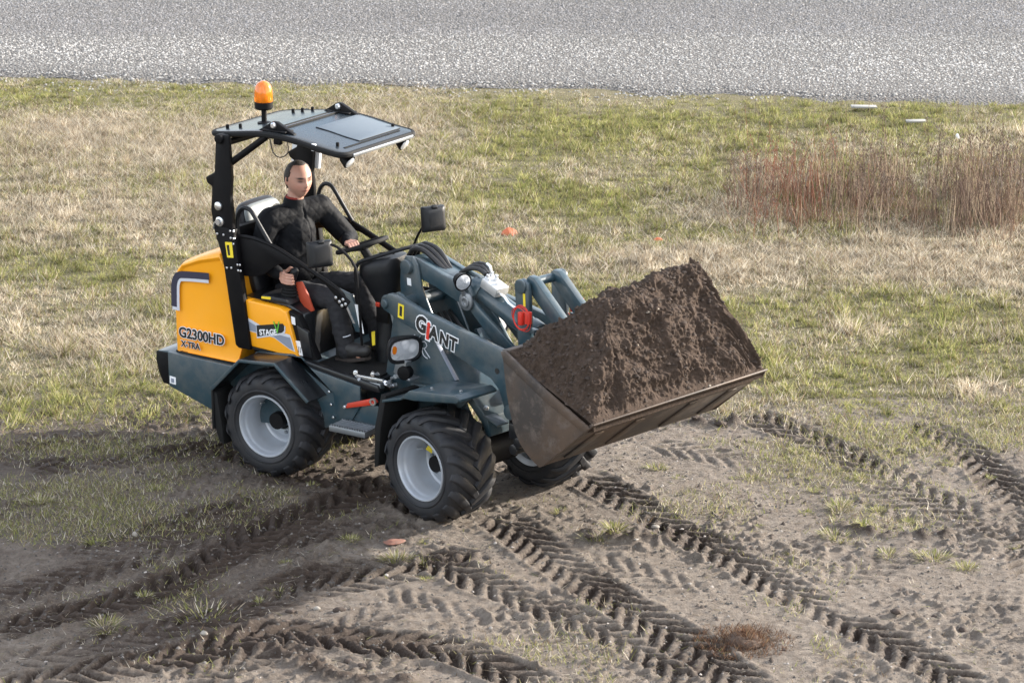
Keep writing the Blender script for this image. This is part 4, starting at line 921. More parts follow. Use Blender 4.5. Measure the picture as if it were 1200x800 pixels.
# ---- bucket
BWD = .80
bp_ = catmull([(1.675,1.412),(1.695,1.25),(1.73,1.08),(1.79,.915),(1.88,.81),(2.0,.742)], .06)
shell = [tuple(p) for p in bp_]
inn = [(x+.022, z+.012) for x, z in shell[:-1]]+[(2.005,.765)]
bk_ = PF('bucket', MB().loft([[(x, y, z) for x, z in shell+[(2.425,1.092),(2.41,1.103)]+inn[::-1]] for y in (-BWD, BWD)]), BUCKET, bev=.003)
PF('cutting_edge', MB().prism([(2.33,1.012),(2.470,1.128),(2.466,1.136),(2.32,1.026)], -BWD-.012, BWD+.012), BUCKET, parent=bk_, bev=.003)
for s in (-1, 1):
    y0, y1 = sorted((s*(BWD+.001), s*(BWD+.016)))
    PF('bucket_side_plate', MB().prism([tuple(p) for p in shell]+[(2.03,.755),(2.40,1.075),(2.385,1.095),(2.05,1.245)], y0, y1), BUCKET, parent=bk_, bev=.003)
    y0, y1 = sorted((s*(BWD+.004), s*(BWD+.026)))
    PF('side_cutter', MB().prism([(1.665,1.425),(1.70,1.435),(2.06,1.262),(2.44,1.105),(2.40,1.065),(2.04,1.200),(1.695,1.365)], y0, y1), BUCKET, parent=bk_, bev=.004)
    for yy in (s*.25, s*.62):
        PF('wear_strip', MB().loft([[(2.06,yy-.04,.790),(2.33,yy-.04,1.012),(2.336,yy-.04,1.002),(2.066,yy-.04,.780)], [(2.06,yy+.04,.790),(2.33,yy+.04,1.012),(2.336,yy+.04,1.002),(2.066,yy+.04,.780)]]), BUCKET, parent=bk_, bev=.003)
PF('bucket_top_bar', MB().prism([(1.655,1.43),(1.72,1.44),(1.72,1.40),(1.66,1.385)], -BWD, BWD), BUCKET, parent=bk_, bev=.004)

# ================================================================== HEAP OF SOIL IN THE BUCKET
nu, nv = 330, 230
yy = np.linspace(-.802, .802, nu); tt = np.linspace(0, 1, nv); Yg, Tg = np.meshgrid(yy, tt, indexing='ij')
Xg = 1.70+Tg*(2.452-1.70)
Yn = Yg+.11*(fbm(Xg*5, Yg*5, 3, 200)-.5); Xn = Xg+.11*(fbm(Xg*4+9, Yg*4, 4, 203)-.5)
line = 1.405-(Xg-1.70)*.365
bl_ = sstep(2.46, 2.34, Xg)*sstep(.80, .70, np.abs(Yg)); Xn = Xg+(Xn-Xg)*bl_; Yn = Yg+(Yn-Yg)*bl_; dd = np.clip(2.452-Xn, 0, 1)
fr = 1.122+2.40*dd-1.9*dd*dd
nr = line-.004+(Yn+.80)*np.interp(Xg, [1.7,2.0,2.4], [.80,.98,1.10]); fa = line-.004+(.80-Yn)*np.interp(Xg, [1.7,2.0,2.4], [2.4,2.6,2.8]); ba = 1.41+(Xn-1.70)*1.35
rd = np.interp(Yg, [-.8,-.45,-.15,.1,.35,.45,.58,.66,.74,.8], [1.66,1.71,1.745,1.775,1.80,1.83,1.865,1.86,1.79,1.62])+.07*(fbm(Xg*5, Yg*5, 3, 206)-.5)
S = np.stack([fr, nr, fa, ba, rd]); kk = 55.
Z = -np.log(np.exp(-kk*(S-1.5)).sum(0))/kk+1.5
env = sstep(0, .07, Z-line+.035)*sstep(2.455, 2.41, Xg)*sstep(.803, .775, np.abs(Yg))
# crumbly relief pushed out along the surface normal, laid out by length along the slope
gy_, gx_ = np.gradient(Z, yy, Xg[0]); Nv = np.stack([-gx_, -gy_, np.ones_like(Z)], -1); Nv /= np.linalg.norm(Nv, axis=-1, keepdims=True)
sl_ = np.concatenate([np.zeros((nu, 1)), np.cumsum(np.hypot(np.diff(Xg, axis=1), np.diff(Z, axis=1)), 1)], 1); sw_ = np.concatenate([np.zeros((1, nv)), np.cumsum(np.hypot(np.diff(Yg, axis=0), np.diff(Z, axis=0)), 0)], 0)*.6+Yg*.4
D = .12*(fbm(sw_*4.5, sl_*5, 3, 210)-.5)+.070*(fbm(sw_*15, sl_*12, 5, 214, .62)-.5)+.020*np.abs(fbm(sw_*48, sl_*48, 3, 218)-.5)
cl = vnoise(sw_*27+2*fbm(sw_*9, sl_*9, 2, 4), sl_*27, 221); D += .026*sstep(.60, .95, cl)*sstep(.40, .60, fbm(sw_*4, sl_*4, 2, 226)); D += .014*sstep(.6, .9, vnoise(sw_*60, sl_*60, 228))
D *= env
Xd = Xg+Nv[..., 0]*D; Yd = np.clip(Yg+Nv[..., 1]*D, -.803, .803); Z = Z+Nv[..., 2]*D
Z += env*.05*np.exp(-((Yg-.60)/.035)**2-((Xg-2.02)/.05)**2)*vnoise(Xg*60, Yg*60, 3)
V = np.stack([Xd, Yd, Z], -1).reshape(-1, 3)
I = np.arange(nu*nv).reshape(nu, nv); F = np.stack([I[:-1, :-1], I[1:, :-1], I[1:, 1:], I[:-1, 1:]], -1).reshape(-1, 4)
# skirt down into the bucket so that the heap has a body
b0 = np.concatenate([I[:, 0], I[-1, 1:], I[::-1, -1][1:], I[0, ::-1][1:-1]]); base = V[b0].copy(); cen = np.array([2.0, 0, 1.05])
base = base*.985+cen*.015; base[:, 2] = np.interp(base[:, 0], [1.7,2.0,2.455], [1.30,.95,1.08])
o0 = len(V); V = np.concatenate([V, base]); nb = len(b0); j = np.arange(nb); j2 = (j+1) % nb
F = np.concatenate([F, np.stack([b0[j], b0[j2], o0+j2, o0+j], -1)])
WM = Matrix.Translation((LX, LY, 0)) @ Matrix.Rotation(-L_YAW, 4, 'Z') @ FM
Vw = V @ np.array(WM.to_3x3()).T+np.array(WM.translation)
heap = link('soil_heap', np_mesh('soil_heap', Vw, F, None, True), SOIL)
tag(heap, 'dark brown heap of loose soil piled high in the raised bucket', 'soil heap')

# crumbs and small clods lying on the heap
rc_ = np.random.default_rng(91); pick = rc_.integers(0, nu*nv, 2600); P = Vw[pick]
cs = .004+.016*rc_.random(len(P))**3; ct = .7+.6*rc_.random((len(P), 1))
cols_ = np.array([.052,.037,.028])*ct; pale_ = rc_.random(len(P)) < .008; cols_[pale_] = (.30,.26,.21)
cr_ = stones('soil_crumbs', P[:, 0], P[:, 1], P[:, 2]-.002, cs, cols_, STONE, 92, None); cr_['kind'] = 'stuff'; cr_.parent = heap
# ================================================================== DRIVER
LM = Matrix.Translation((LX, LY, 0)) @ Matrix.Rotation(-L_YAW, 4, 'Z')
def remesh(mb, voxel, smooth=4, factor=.5):
    me = bpy.data.meshes.new('tmp'); bmesh.ops.recalc_face_normals(mb.bm, faces=mb.bm.faces); mb.bm.to_mesh(me); mb.bm.free()
    o = bpy.data.objects.new('tmp', me); COL.objects.link(o)
    r = o.modifiers.new('r', 'REMESH'); r.mode = 'VOXEL'; r.voxel_size = voxel; r.use_smooth_shade = True
    s = o.modifiers.new('s', 'SMOOTH'); s.iterations = smooth; s.factor = factor
    out = bpy.data.meshes.new_from_object(o.evaluated_get(bpy.context.evaluated_depsgraph_get()))
    bpy.data.objects.remove(o); bpy.data.meshes.remove(me); out.shade_smooth(); return out
def coords(me):
    a = np.zeros(len(me.vertices)*3, np.float32); me.vertices.foreach_get('co', a); return a.reshape(-1, 3).astype(float)
def normals(me):
    a = np.zeros(len(me.vertices)*3, np.float32); me.vertex_normals.foreach_get('vector', a); return a.reshape(-1, 3).astype(float)
HC = Vector((-.150, -.02, 1.995)); HR = Matrix.Rotation(-.42, 3, 'Z') @ Matrix.Rotation(.10, 3, 'Y')
def head_pt(a, b, c):
    """unit direction (forward, left, up) -> point on the head, head frame"""
    jaw = max(0., -c); up = max(0., c)
    x = .106*a; y = .091*b*(1-.30*jaw**1.4+.03*up); z = .129*c
    x += .016*jaw*(a > -.2)*max(0, a+.2)
    if a < 0: x *= 1+.04*up; x *= 1-.30*jaw
    G = lambda yy, zz, s, t: math.exp(-((b-yy)/s)**2-((c-zz)/t)**2) if a > 0 else 0
    x += .026*G(0, -.16, .13, .14)+.013*G(0, .02, .10, .20)
    x += .006*G(.30, .24, .30, .10)+.006*G(-.30, .24, .30, .10)
    x -= .010*G(.40, .10, .17, .10)+.010*G(-.40, .10, .17, .10)
    x += .007*G(0, -.43, .24, .07)-.003*G(0, -.50, .3, .03)+.005*G(0, -.58, .22, .06)+.010*G(0, -.86, .35, .15)
    y += (.004*G(.62, -.12, .2, .2)-.004*G(-.62, -.12, .2, .2))
    return Vector((x, y, z))
b = MB(); q = bmesh.ops.create_icosphere(b.bm, subdivisions=5, radius=1.0)
for v in q['verts']: v.co = HC+HR @ head_pt(*v.co)
for s in (-1, 1):
    ec = HC+HR @ Vector((-.012, s*.091, -.004))
    b.ball(ec, 1, (.019,.008,.033), 3, HR @ Matrix.Rotation(s*.35, 3, 'Z')); b.ball(ec+HR @ Vector((.012, -s*.004, -.02)), 1, (.010,.006,.014), 2)
b.capsule((-.20,-.02,1.76), HC+HR @ Vector((-.018,0,-.07)), .066, .056)
SHR, SHL = Vector((-.265,-.215,1.715)), Vector((-.125,.200,1.745))
ELR, ELL = Vector((-.295,-.335,1.455)), Vector((.045,.300,1.525))
WRR, WRL = Vector((-.085,-.350,1.385)), Vector((.135,.155,1.540))
b.capsule((-.21,-.01,1.30), (-.20,-.02,1.62), .12, .11); b.capsule(SHR, SHL, .055, .055)
b.capsule((-.21,-.01,1.22), (-.21,-.01,1.35), .13, .13)
for s_, e_, w_ in ((SHR, ELR, WRR), (SHL, ELL, WRL)):
    b.capsule(s_, e_, .046, .040); b.capsule(e_, w_, .042, .027)
HIPR, HIPL = Vector((-.17,-.105,1.185)), Vector((-.17,.085,1.185)); KNR, KNL = Vector((.285,-.200,1.225)), Vector((.27,.115,1.275)); ANR, ANL = Vector((.375,-.215,.885)), Vector((.44,.115,.90))
for h_, k_, a_ in ((HIPR, KNR, ANR), (HIPL, KNL, ANL)):
    b.capsule(h_, k_, .082, .058); b.capsule(k_, a_, .056, .040); b.capsule(a_, a_+Vector((.12,-.01,-.02)), .038, .034)
# right hand round the joystick grip
fz = [1.408, 1.386, 1.364, 1.344]
for k, z in enumerate(fz):
    kn = Vector((-.028-.004*k, -.378, z)); b.capsule(WRR, kn, .020, .0135)
    p = [kn, Vector((.008, -.390, z-.004)), Vector((.036, -.374, z-.008)), Vector((.036, -.352, z-.012))]
    for i in range(3): b.capsule(p[i], p[i+1], .0112-.001*i, .0105-.001*i, 10)
p = [WRR+Vector((.01,.012,.012)), Vector((-.035,-.330,1.412)), Vector((-.008,-.328,1.438)), Vector((.026,-.340,1.440))]
for i in range(3): b.capsule(p[i], p[i+1], .016-.002*i, .0135-.0015*i, 10)
# left hand over the wheel rim
dv = Vector((-.80,.50,-.29)); dv = (dv-sax*dv.dot(sax)).normalized(); P0 = swc+dv*.178; tg = sax.cross(dv).normalized()
for k in range(4):
    o = tg*(-.033+.022*k); kn = P0+o*1.05+dv*.020+sax*.030; b.capsule(WRL, kn, .020, .0135)
    p = [kn, P0+o-dv*.018+sax*.027, P0+o-dv*.032+sax*.002, P0+o-dv*.014-sax*.020]
    for i in range(3): b.capsule(p[i], p[i+1], .0112-.001*i, .0105-.001*i, 10)
p = [WRL+Vector((.01,-.02,-.005)), P0-tg*.052+dv*.030+sax*.006, P0-tg*.045+dv*.012-sax*.022, P0-tg*.030-dv*.006-sax*.026]
for i in range(3): b.capsule(p[i], p[i+1], .016-.002*i, .0135-.0015*i, 10)
me = remesh(b, .0054, 3, .4); C = coords(me)
Hl = (C-np.array(HC)) @ np.array(HR)            # head frame (columns of HR are the axes)
ca = Hl/np.array([.106,.091,.129]); A_, B_, C_ = ca[:, 0], ca[:, 1], ca[:, 2]; onhead = (np.abs(C_) < 1.3) & (np.abs(B_) < 1.5)
col = np.tile(np.array([.50,.275,.205]), (len(C), 1)); col *= (.94+.12*fbm(C[:, 0]*60, C[:, 2]*60+C[:, 1]*40, 2, 240))[:, None]
def paint(mask, c): col[:] = col*(1-mask[:, None])+np.array(c)*mask[:, None]
g = lambda yy, zz, s, t: np.exp(-((B_-yy)/s)**2-((C_-zz)/t)**2)*(A_ > .3)*onhead
for s in (-1, 1):
    paint(np.clip(1.6*g(s*.40, .07, .15, .05), 0, 1)*.95, (.03,.02,.018)); paint(.5*g(s*.40, .12, .26, .12), (.16,.08,.06)); paint(np.clip(1.8*g(s*.40, .25, .22, .045), 0, 1), (.022,.015,.012)); paint(.30*g(s*.55, -.25, .25, .2), (.50,.20,.16))
paint(np.clip(1.2*g(0, -.47, .26, .06), 0, 1)*.9, (.26,.085,.075)); paint(.55*np.clip(g(0, -.27, .16, .03), 0, 1), (.16,.07,.05)); paint(np.clip(g(0, -.47, .27, .014), 0, 1)*.8, (.10,.03,.025))
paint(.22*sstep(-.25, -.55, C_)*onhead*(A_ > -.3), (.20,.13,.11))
at = me.attributes.new('col', 'FLOAT_COLOR', 'POINT'); at.data.foreach_set('color', np.concatenate([col, np.ones((len(col), 1))], 1).astype(np.float32).ravel())
SKIN = attr_mat('skin', .48, .4); SKIN.node_tree.nodes['Principled BSDF'].inputs['Subsurface Weight'].default_value = .12
SKIN.node_tree.nodes['Principled BSDF'].inputs['Subsurface Radius'].default_value = (.01, .004, .002)
me.materials.clear(); person = link('person', me, SKIN); person.matrix_world = LM
tag(person, 'man with receding dark hair in a black quilted jacket at the controls', 'person')
# hair: a cropped cap on sides and back, thin on top, high forehead
HAIRM = M('dark_brown_hair', (.022,.016,.012), .6, bmp=.6, bscale=260)
hb_ = bmesh.new(); bmesh.ops.create_icosphere(hb_, subdivisions=6, radius=1.0)
def hairy(v):
    a, b_, c = v
    n = .10*(vnoise(np.array(b_*7), np.array(c*7+a*5), 9)-.5)
    if c > .52: return a < .50-.35*min(1,abs(b_)*1.8)**2+.4*n
    if c > .22: return a < .26+.5*n
    if a > -.12: return a < .16 and c > -.10+n
    return c > -.50+n
for v in hb_.verts: v.tag = bool(hairy(tuple(v.co)))
bmesh.ops.delete(hb_, geom=[f for f in hb_.faces if not all(v.tag for v in f.verts)], context='FACES')
bmesh.ops.delete(hb_, geom=[v for v in hb_.verts if not v.link_faces], context='VERTS')
bd = {v for v in hb_.verts if any(e.is_boundary for e in v.link_edges)}
for v in hb_.verts:
    d = v.co.copy(); n = (HR @ Vector((d.x/.106, d.y/.091, d.z/.129))).normalized()
    k = -.001 if v in bd else (.0045+.004*float(vnoise(np.array(d.x*22), np.array(d.y*22+d.z*15), 5)))*(.6 if d.z > .75 else 1)
    v.co = HC+HR @ head_pt(*d)+n*k
hm = bpy.data.meshes.new('hair'); hb_.to_mesh(hm); hb_.free(); hm.shade_smooth(); link('hair', hm, HAIRM, person)
# jacket
def jacket_mat():
    m, t, bb_ = new_mat('black_quilted_nylon'); bb_.inputs['Base Color'].default_value = (.005,.0055,.007,1); bb_.inputs['Roughness'].default_value = .7
    bb_.inputs['Sheen Weight'].default_value = 0; bb_.inputs['Specular IOR Level'].default_value = .15
    n = noise_tex(t, 28, 4, .5); bump(t, bb_, n.outputs[0], .12, .008); return m
JK = jacket_mat()
j = MB()
j.capsule((-.215,-.01,1.27), (-.205,-.02,1.60), .160, .165); j.ball((-.205,-.015,1.45), 1, (.150,.205,.27), 4); j.ball((-.16,-.01,1.36), 1, (.150,.190,.13), 4)
j.capsule(SHR+Vector((.0,.01,.0)), SHL+Vector((0,-.01,0)), .098, .098); j.capsule((-.20,-.02,1.70), (-.192,-.02,1.805), .112, .078)
for s_, e_, w_ in ((SHR, ELR, WRR), (SHL, ELL, WRL)):
    j.capsule(s_, e_, .090, .074); w2 = e_+(w_-e_)*.86; j.capsule(e_, w2, .068, .050); j.capsule(w2, w_, .044, .040)
jm = remesh(j, .0075, 5, .5); C = coords(jm); Nn = normals(jm)
u = C[:, 1]*1.0+.35*C[:, 0]; vq = C[:, 2]; torso = sstep(.30, .22, np.abs(C[:, 1]+.01))
d1 = np.abs(np.sin((u+vq*.9)*pi/.085)); d2 = np.abs(np.sin((u-vq*.9)*pi/.085)); qd = np.minimum(d1, d2)
disp = .0035*np.sqrt(np.clip(qd, 0, 1))*(.3+.7*torso)-.003
disp += .008*(fbm(C[:, 1]*9+C[:, 0]*7, C[:, 2]*16, 3, 250)-.5)+.002*(fbm(C[:, 0]*30+C[:, 1]*22, C[:, 2]*34, 2, 254)-.5)
disp -= .010*np.exp(-((C[:, 1]+.02-.0*C[:, 2])/.006)**2)*(C[:, 0] > -.15)       # zip
C = C+Nn*disp[:, None]; jm.vertices.foreach_set('co', C.astype(np.float32).ravel()); jm.update()
jm.materials.clear(); link('jacket', jm, JK, person)
cl_ = MB().lathe([(0,.080),(.035,.074),(.060,.068),(.062,.060),(.03,.062)], (-.197,-.02,1.795), (.10,0,1), 26, False)
link('jacket_collar', cl_.mesh('jacket_collar', 0), JK, person)
link('shirt_collar', MB().lathe([(0,.066),(.05,.062),(.068,.060),(.070,.055)], (-.196,-.02,1.80), (.10,0,1), 24, False).mesh('shirt_collar', 0), M('dark_red_shirt', (.22,.022,.015), .8), person)
# trousers
t = MB(); t.capsule((-.20,-.01,1.20), (-.20,-.01,1.30), .155, .15); t.ball((-.18,-.01,1.20), 1, (.15,.195,.12), 4)
for h_, k_, a_ in ((HIPR, KNR, ANR), (HIPL, KNL, ANL)):
    t.capsule(h_, k_, .102, .078); t.capsule(k_, a_+Vector((0,0,-.01)), .076, .066)
tm = remesh(t, .008, 5, .5); C = coords(tm); Nn = normals(tm)
disp = .022*(fbm(C[:, 0]*8+C[:, 1]*6, C[:, 2]*13, 3, 260)-.5)+.012*(fbm(C[:, 0]*22, C[:, 2]*30+C[:, 1]*14, 3, 264)-.5)
C = C+Nn*disp[:, None]; tm.vertices.foreach_set('co', C.astype(np.float32).ravel()); tm.update(); tm.materials.clear()
TRM = M('charcoal_work_trousers', (.016,.016,.019), .85, dust=.25, dustcol=(.035,.032,.03), dscale=9, bmp=.3, bscale=250)
tr = link('trousers', tm, TRM, person)
def pl(name, pts, r, mat, parent): return link(name, MB().tube(pts, r, 6, .01).mesh(name, 0), mat, parent)
pl('reflective_piping', [(.395,-.275,.985),(.425,-.275,.995),(.445,-.255,1.005)], .004, LGREYD, tr)
for a_, s in ((ANR, -1), (ANL, 1)):
    f = MB(); f.capsule(a_+Vector((-.02,0,.05)), a_+Vector((-.02,0,-.03)), .060, .055); f.capsule(a_+Vector((-.03,0,-.035)), a_+Vector((.175,-.01,.012)), .050, .044)
    f.capsule(a_+Vector((.02,0,.0)), a_+Vector((.13,0,.01)), .055, .045)
    bt = link('boot', remesh(f, .007, 3, .4), None, person); bt.data.materials.clear(); bt.data.materials.append(M('black_leather_boot', (.016,.015,.015), .5, dust=.3, dustcol=(.07,.06,.05)))
    sl_ = MB().loft([[a_+Vector((x, y*w_, z)) for x, w_ in ((-.085,.6),(-.04,1),(.08,1),(.17,.9),(.215,.5))] + [] for y, z in ()]) if False else None
    so_ = MB(); ou = [(-.085,-.022),(-.06,-.044),(.0,-.044),(.10,-.05),(.18,-.036),(.215,.0),(.18,.036),(.10,.046),(.0,.04),(-.06,.040),(-.085,.02)]
    so_.loft([[a_+Vector((x, y, -.082+.23*max(0, x)+d)) for x, y in ou] for d in (-.014, .010)]); link('boot_sole', so_.mesh('boot_sole', .004), M('dark_boot_sole', (.03,.022,.018), .8), bt)
part('seat_side_panel', MB().prism([(.0,1.33),(.075,1.345),(.13,1.25),(.175,1.15),(.13,1.13),(.06,1.20)], -.315, -.295), M('orange_red_panel', (.40,.055,.02), .6), seat, bev=.006)

# ================================================================== SMALL THINGS LYING ON THE GROUND
def lump(name, px, py, dims, mat, label, cat, seed, rz=0, sub=3, sink=.25, group=None, amp=.35):
    c = gp(px, py); bm_ = MB().ball((0, 0, 0), 1, dims, sub); r = random.Random(seed); ph = [r.uniform(0, 20) for _ in range(3)]
    for v in bm_.bm.verts:
        k = 1+amp*(float(fbm(np.array(v.co.x/max(dims)*1.6+ph[0]+v.co.z/max(dims)), np.array(v.co.y/max(dims)*1.6+ph[1]), 3, seed % 50))-.5)*2; v.co *= k
        v.co.z *= 1 if v.co.z > 0 else .6
    o = link(name, bm_.mesh(name, 0, ang=28), mat); o.location = (c[0], c[1], float(ground_z(c[0], c[1]))+dims[2]*(1-2*sink)*.5); o.rotation_euler = (0, 0, rz)
    tag(o, label, cat, group); return o
CLODM = M('moist_clod', (.045,.032,.025), .95, dust=.6, dustcol=(.11,.08,.06), dscale=25, bmp=.6, bscale=60)
BRICK = M('broken_brick', (.22,.095,.065), .9, dust=.9, dustcol=(.13,.10,.08), dscale=20, bmp=.4, bscale=80)
ORNG = M('faded_orange_plastic', (.48,.12,.045), .7, dust=.2, dscale=30)
PALE = M('pale_stone', (.27,.245,.21), .85, dust=.3, bmp=.3, bscale=60)
WOOD = M('bleached_board', (.30,.295,.28), .8, dust=.5, dustcol=(.35,.32,.27), dscale=20)
lump('orange_litter', 597, 275, (.075,.06,.055), ORNG, 'crumpled orange scrap lying in the grass above the boom', 'litter', 3)
lump('orange_litter', 771, 282, (.045,.035,.025), ORNG, 'small faded orange scrap in the grass above the soil heap', 'litter', 5)
#lump('orange_litter', 775, 797, (.022,.02,.012), M('red_plastic_scrap', (.55,.03,.02), .5), 'bright red scrap on the mud at the bottom edge of the picture', 'litter', 6)
#lump('orange_litter', 107, 665, (.03,.02,.012), BRICK, 'tiny reddish chip on the mud at the left, above the chevron track', 'litter', 9)
lump('brick_fragment', 462, 637, (.075,.05,.016), BRICK, 'flat broken piece of red brick pressed into the mud beside the front wheel', 'brick', 8, .3)
lump('pale_stone', 239, 747, tuple(.75*v for v in (.032,.026,.022)), PALE, 'pale stone on the bare mud between the two chevron tracks', 'stone', 10)
lump('pale_stone', 372, 714, tuple(.75*v for v in (.03,.02,.018)), PALE, 'small pale stone at the churned crossing of tracks left of centre', 'stone', 11)
lump('pale_stone', 768, 620, tuple(.75*v for v in (.035,.025,.02)), PALE, 'pale stone on the edge of the long track running to the right', 'stone', 12)
lump('pale_stone', 158, 630, tuple(.75*v for v in (.025,.02,.03)), PALE, 'little upright pale stone in the trampled grass at the left', 'stone', 13)
for k, (px, py, dims, lab) in enumerate((
 (1050,722,(.055,.045,.03),'dark clod on the pale mud at the lower right'), (1095,722,(.04,.03,.022),'smaller dark clod right of the long track'), (1128,738,(.05,.035,.025),'dark clod near the right edge of the picture'),
 (918,762,(.03,.025,.018),'dark clod just right of the uprooted brown root clump'), (340,718,(.045,.035,.025),'dark clod at the churned crossing of the tracks'), (398,716,(.06,.04,.03),'large dark clod at the churned crossing of the tracks'),
 (365,772,(.06,.05,.03),'dark clod on the lower side of the bottom track'), (408,776,(.05,.04,.03),'dark lump of mud beside the bottom track, right of another clod'), (425,786,(.045,.03,.025),'dark clod below the bottom track'),
 (845,500,(.07,.05,.035),'dark clod at the grass edge right of the bucket'), (815,497,(.05,.04,.03),'dark clod on the ridge under the far end of the bucket'),
 (690,632,(.05,.04,.03),'dark clod on the low ridge in front of the bucket'), (1075,500,(.07,.045,.03),'dark clod at the grass edge on the right'))):
    lump('soil_clod', px, py, tuple(v*.65 for v in dims), CLODM, lab, 'clod', 20+k, k*.7, group='clods of soil lying on the mud')
def board(px, py, L, wd, rz, label, tilt=.05):
    c = gp(px, py); o = link('board', MB().box((0, 0, 0), (L, wd, .022)).mesh('board', .003), WOOD); o.location = (c[0], c[1], .05); o.rotation_euler = (tilt, .03, rz); tag(o, label, 'board'); return o
board(1012, 130, .30, .09, .05, 'white board lying flat on the green strip at the edge of the gravel'); board(1073, 147, .24, .045, .22, 'narrow white lath lying tilted in the green grass at the upper right', .4)
lump('white_litter', 1122, 162, (.02,.02,.05), WHITE, 'small white scrap standing in the grass above the dead weeds', 'litter', 15)
#lump('white_litter', 120, 273, (.06,.05,.02), WHITE, 'white scrap in the dry grass left of the loader', 'litter', 16)
#lump('white_litter', 78, 326, (.08,.06,.02), PALE, 'pale flat scrap in the grass near the left edge', 'litter', 17)
# uprooted brown root clump
c = gp(872, 752); r_ = np.random.default_rng(44); n = 2600
a = r_.random(n)*2*pi; rad = .30*r_.random(n)**.6; x = c[0]+rad*np.cos(a)*1.0; y = c[1]+rad*np.sin(a)*.85; 
hz = .065*np.exp(-(rad/.12)**2)
L = .02+.06*r_.random(n)
save = P_STRAW; P_STRAW = [(.14,.075,.046),(.10,.055,.035),(.19,.115,.07),(.07,.042,.03)]
rc = MB().ball((0, 0, 0), 1, (.13,.11,.06), 4)
for v in rc.bm.verts: v.co *= 1+.5*(float(fbm(np.array(v.co.x*14+3), np.array(v.co.y*14+v.co.z*9), 3, 60))-.5)
root = link('root_clump', rc.mesh('root_clump', 0, ang=40), M('rooty_soil', (.085,.055,.038), .95, dust=.5, dustcol=(.045,.03,.022), dscale=30, bmp=.8, bscale=70)); root.location = (c[0], c[1], -.005)
tag(root, 'uprooted clump of brown roots lying on the mud between the two long tracks', 'root clump')
rb_ = blades('root_fibres', x, y, L, .003+.002*r_.random(n), np.ones(n), None, 45, (.3, 1.5), parent=None, lz=hz-.01); rb_['kind'] = 'stuff'
rb_.parent = root; rb_.matrix_parent_inverse = Matrix.Translation((-c[0], -c[1], .005))
P_STRAW = save

# ------------------------------------------------------------------ tufts one can count on the mud
def tuft_mesh(seed, R, Lm, green, n=90):
    r = np.random.default_rng(seed); a = r.random(n)*2*pi; rad = R*np.sqrt(r.random(n)); x, y = rad*np.cos(a), rad*np.sin(a)*.7
    az = a+.8*(r.random(n)-.5); tl = .15+1.0*r.random(n)*rad/R+.2; L = Lm*(.4+.8*r.random(n)); W = .0035+.003*r.random(n)
    D = np.stack([np.cos(az)*np.sin(tl), np.sin(az)*np.sin(tl), np.cos(tl)], 1)*L[:, None]; B = np.stack([x, y, 0*x-.008], 1)
    wv = np.stack([-np.sin(az), np.cos(az), 0*az], 1)*W[:, None]/2; mid = B+D*.6; tip = B+D; tip[:, 2] -= .25*L*r.random(n)
    V = np.stack([B-wv, B+wv, mid+wv*.8, mid-wv*.8, tip], 1).reshape(-1, 3); o = (np.arange(n)*5)[:, None]
    F = np.concatenate([o+[0, 1, 2], o+[0, 2, 3], o+[3, 2, 4]])
    c = np.where((r.random(n) < green)[:, None], hsv_pick(P_GREEN[:3] if green > .5 else P_GREEN, n, r), hsv_pick(P_STRAW, n, r))*(.85+.3*r.random((n, 1)))
    return np_mesh('grass_tuft', V, F, {'col': np.repeat(c, 5, 0)})
TM = [tuft_mesh(300+k, (.06,.09,.05,.11,.07)[k], (.07,.09,.055,.10,.08)[k], (.9,.75,.95,.6,.8)[k], (80,150,60,190,110)[k]) for k in range(5)]
for m_ in TM: m_.materials.append(BLADE)
spots = [(500,635),(465,655),(495,652),(500,680),(388,648),(335,660),(327,690),(305,703),(122,702),(240,715),(112,638),(123,735),(340,580),(365,572),(105,613),(185,572),(45,590),(960,508),(935,530),(950,560),(955,575),(985,595),(1050,530),(1108,545),(1130,510),(1012,620),(1042,650),(1028,598),(925,648),(945,600),(1080,650),(1095,655),(1130,665),(770,550),(795,560),(735,575),(700,632),(720,632),(655,600),(890,615),(1190,640),(1010,560),(1085,520),(1160,525),(860,560),(1065,612),(980,630),(410,635),(170,700),(1025,523),(1160,560),(880,560),(1180,480)]
def tuft_label(px, py):
    if py < 560 and px > 850: return 'small grass tuft at the ragged edge of the meadow right of the bucket'
    if px > 850: return 'small grass tuft on the pale mud right of the long track'
    if px > 640: return 'small grass tuft on the mud in front of the bucket'
    if px > 440: return 'bright green grass tuft on the mud just below the front wheel'
    if px > 280: return 'small grass tuft on the churned mud below the gap between the wheels'
    return 'small grass tuft on the trampled mud at the left'
for k, (px, py) in enumerate(spots):
    c = gp(px, py); o = link('grass_tuft', TM[(k*3) % 5], None); o.location = (c[0], c[1], float(ground_z(c[0], c[1]))); s = .45+.45*random.random(); o.scale = (s*1.2, s*1.2, s*.8); o.rotation_euler = (0, 0, random.random()*6.28)
    tag(o, tuft_label(px, py), 'grass tuft', 'grass tufts growing on the bare mud')
wide = gp(240, 720); o = link('grass_tuft', TM[3], None); o.location = (*wide, float(ground_z(*wide))); o.scale = (2.0, 1.5, 1.1); tag(o, 'widest clump of grass on the mud, left of centre beside the chevron track', 'grass tuft', 'grass tufts growing on the bare mud')

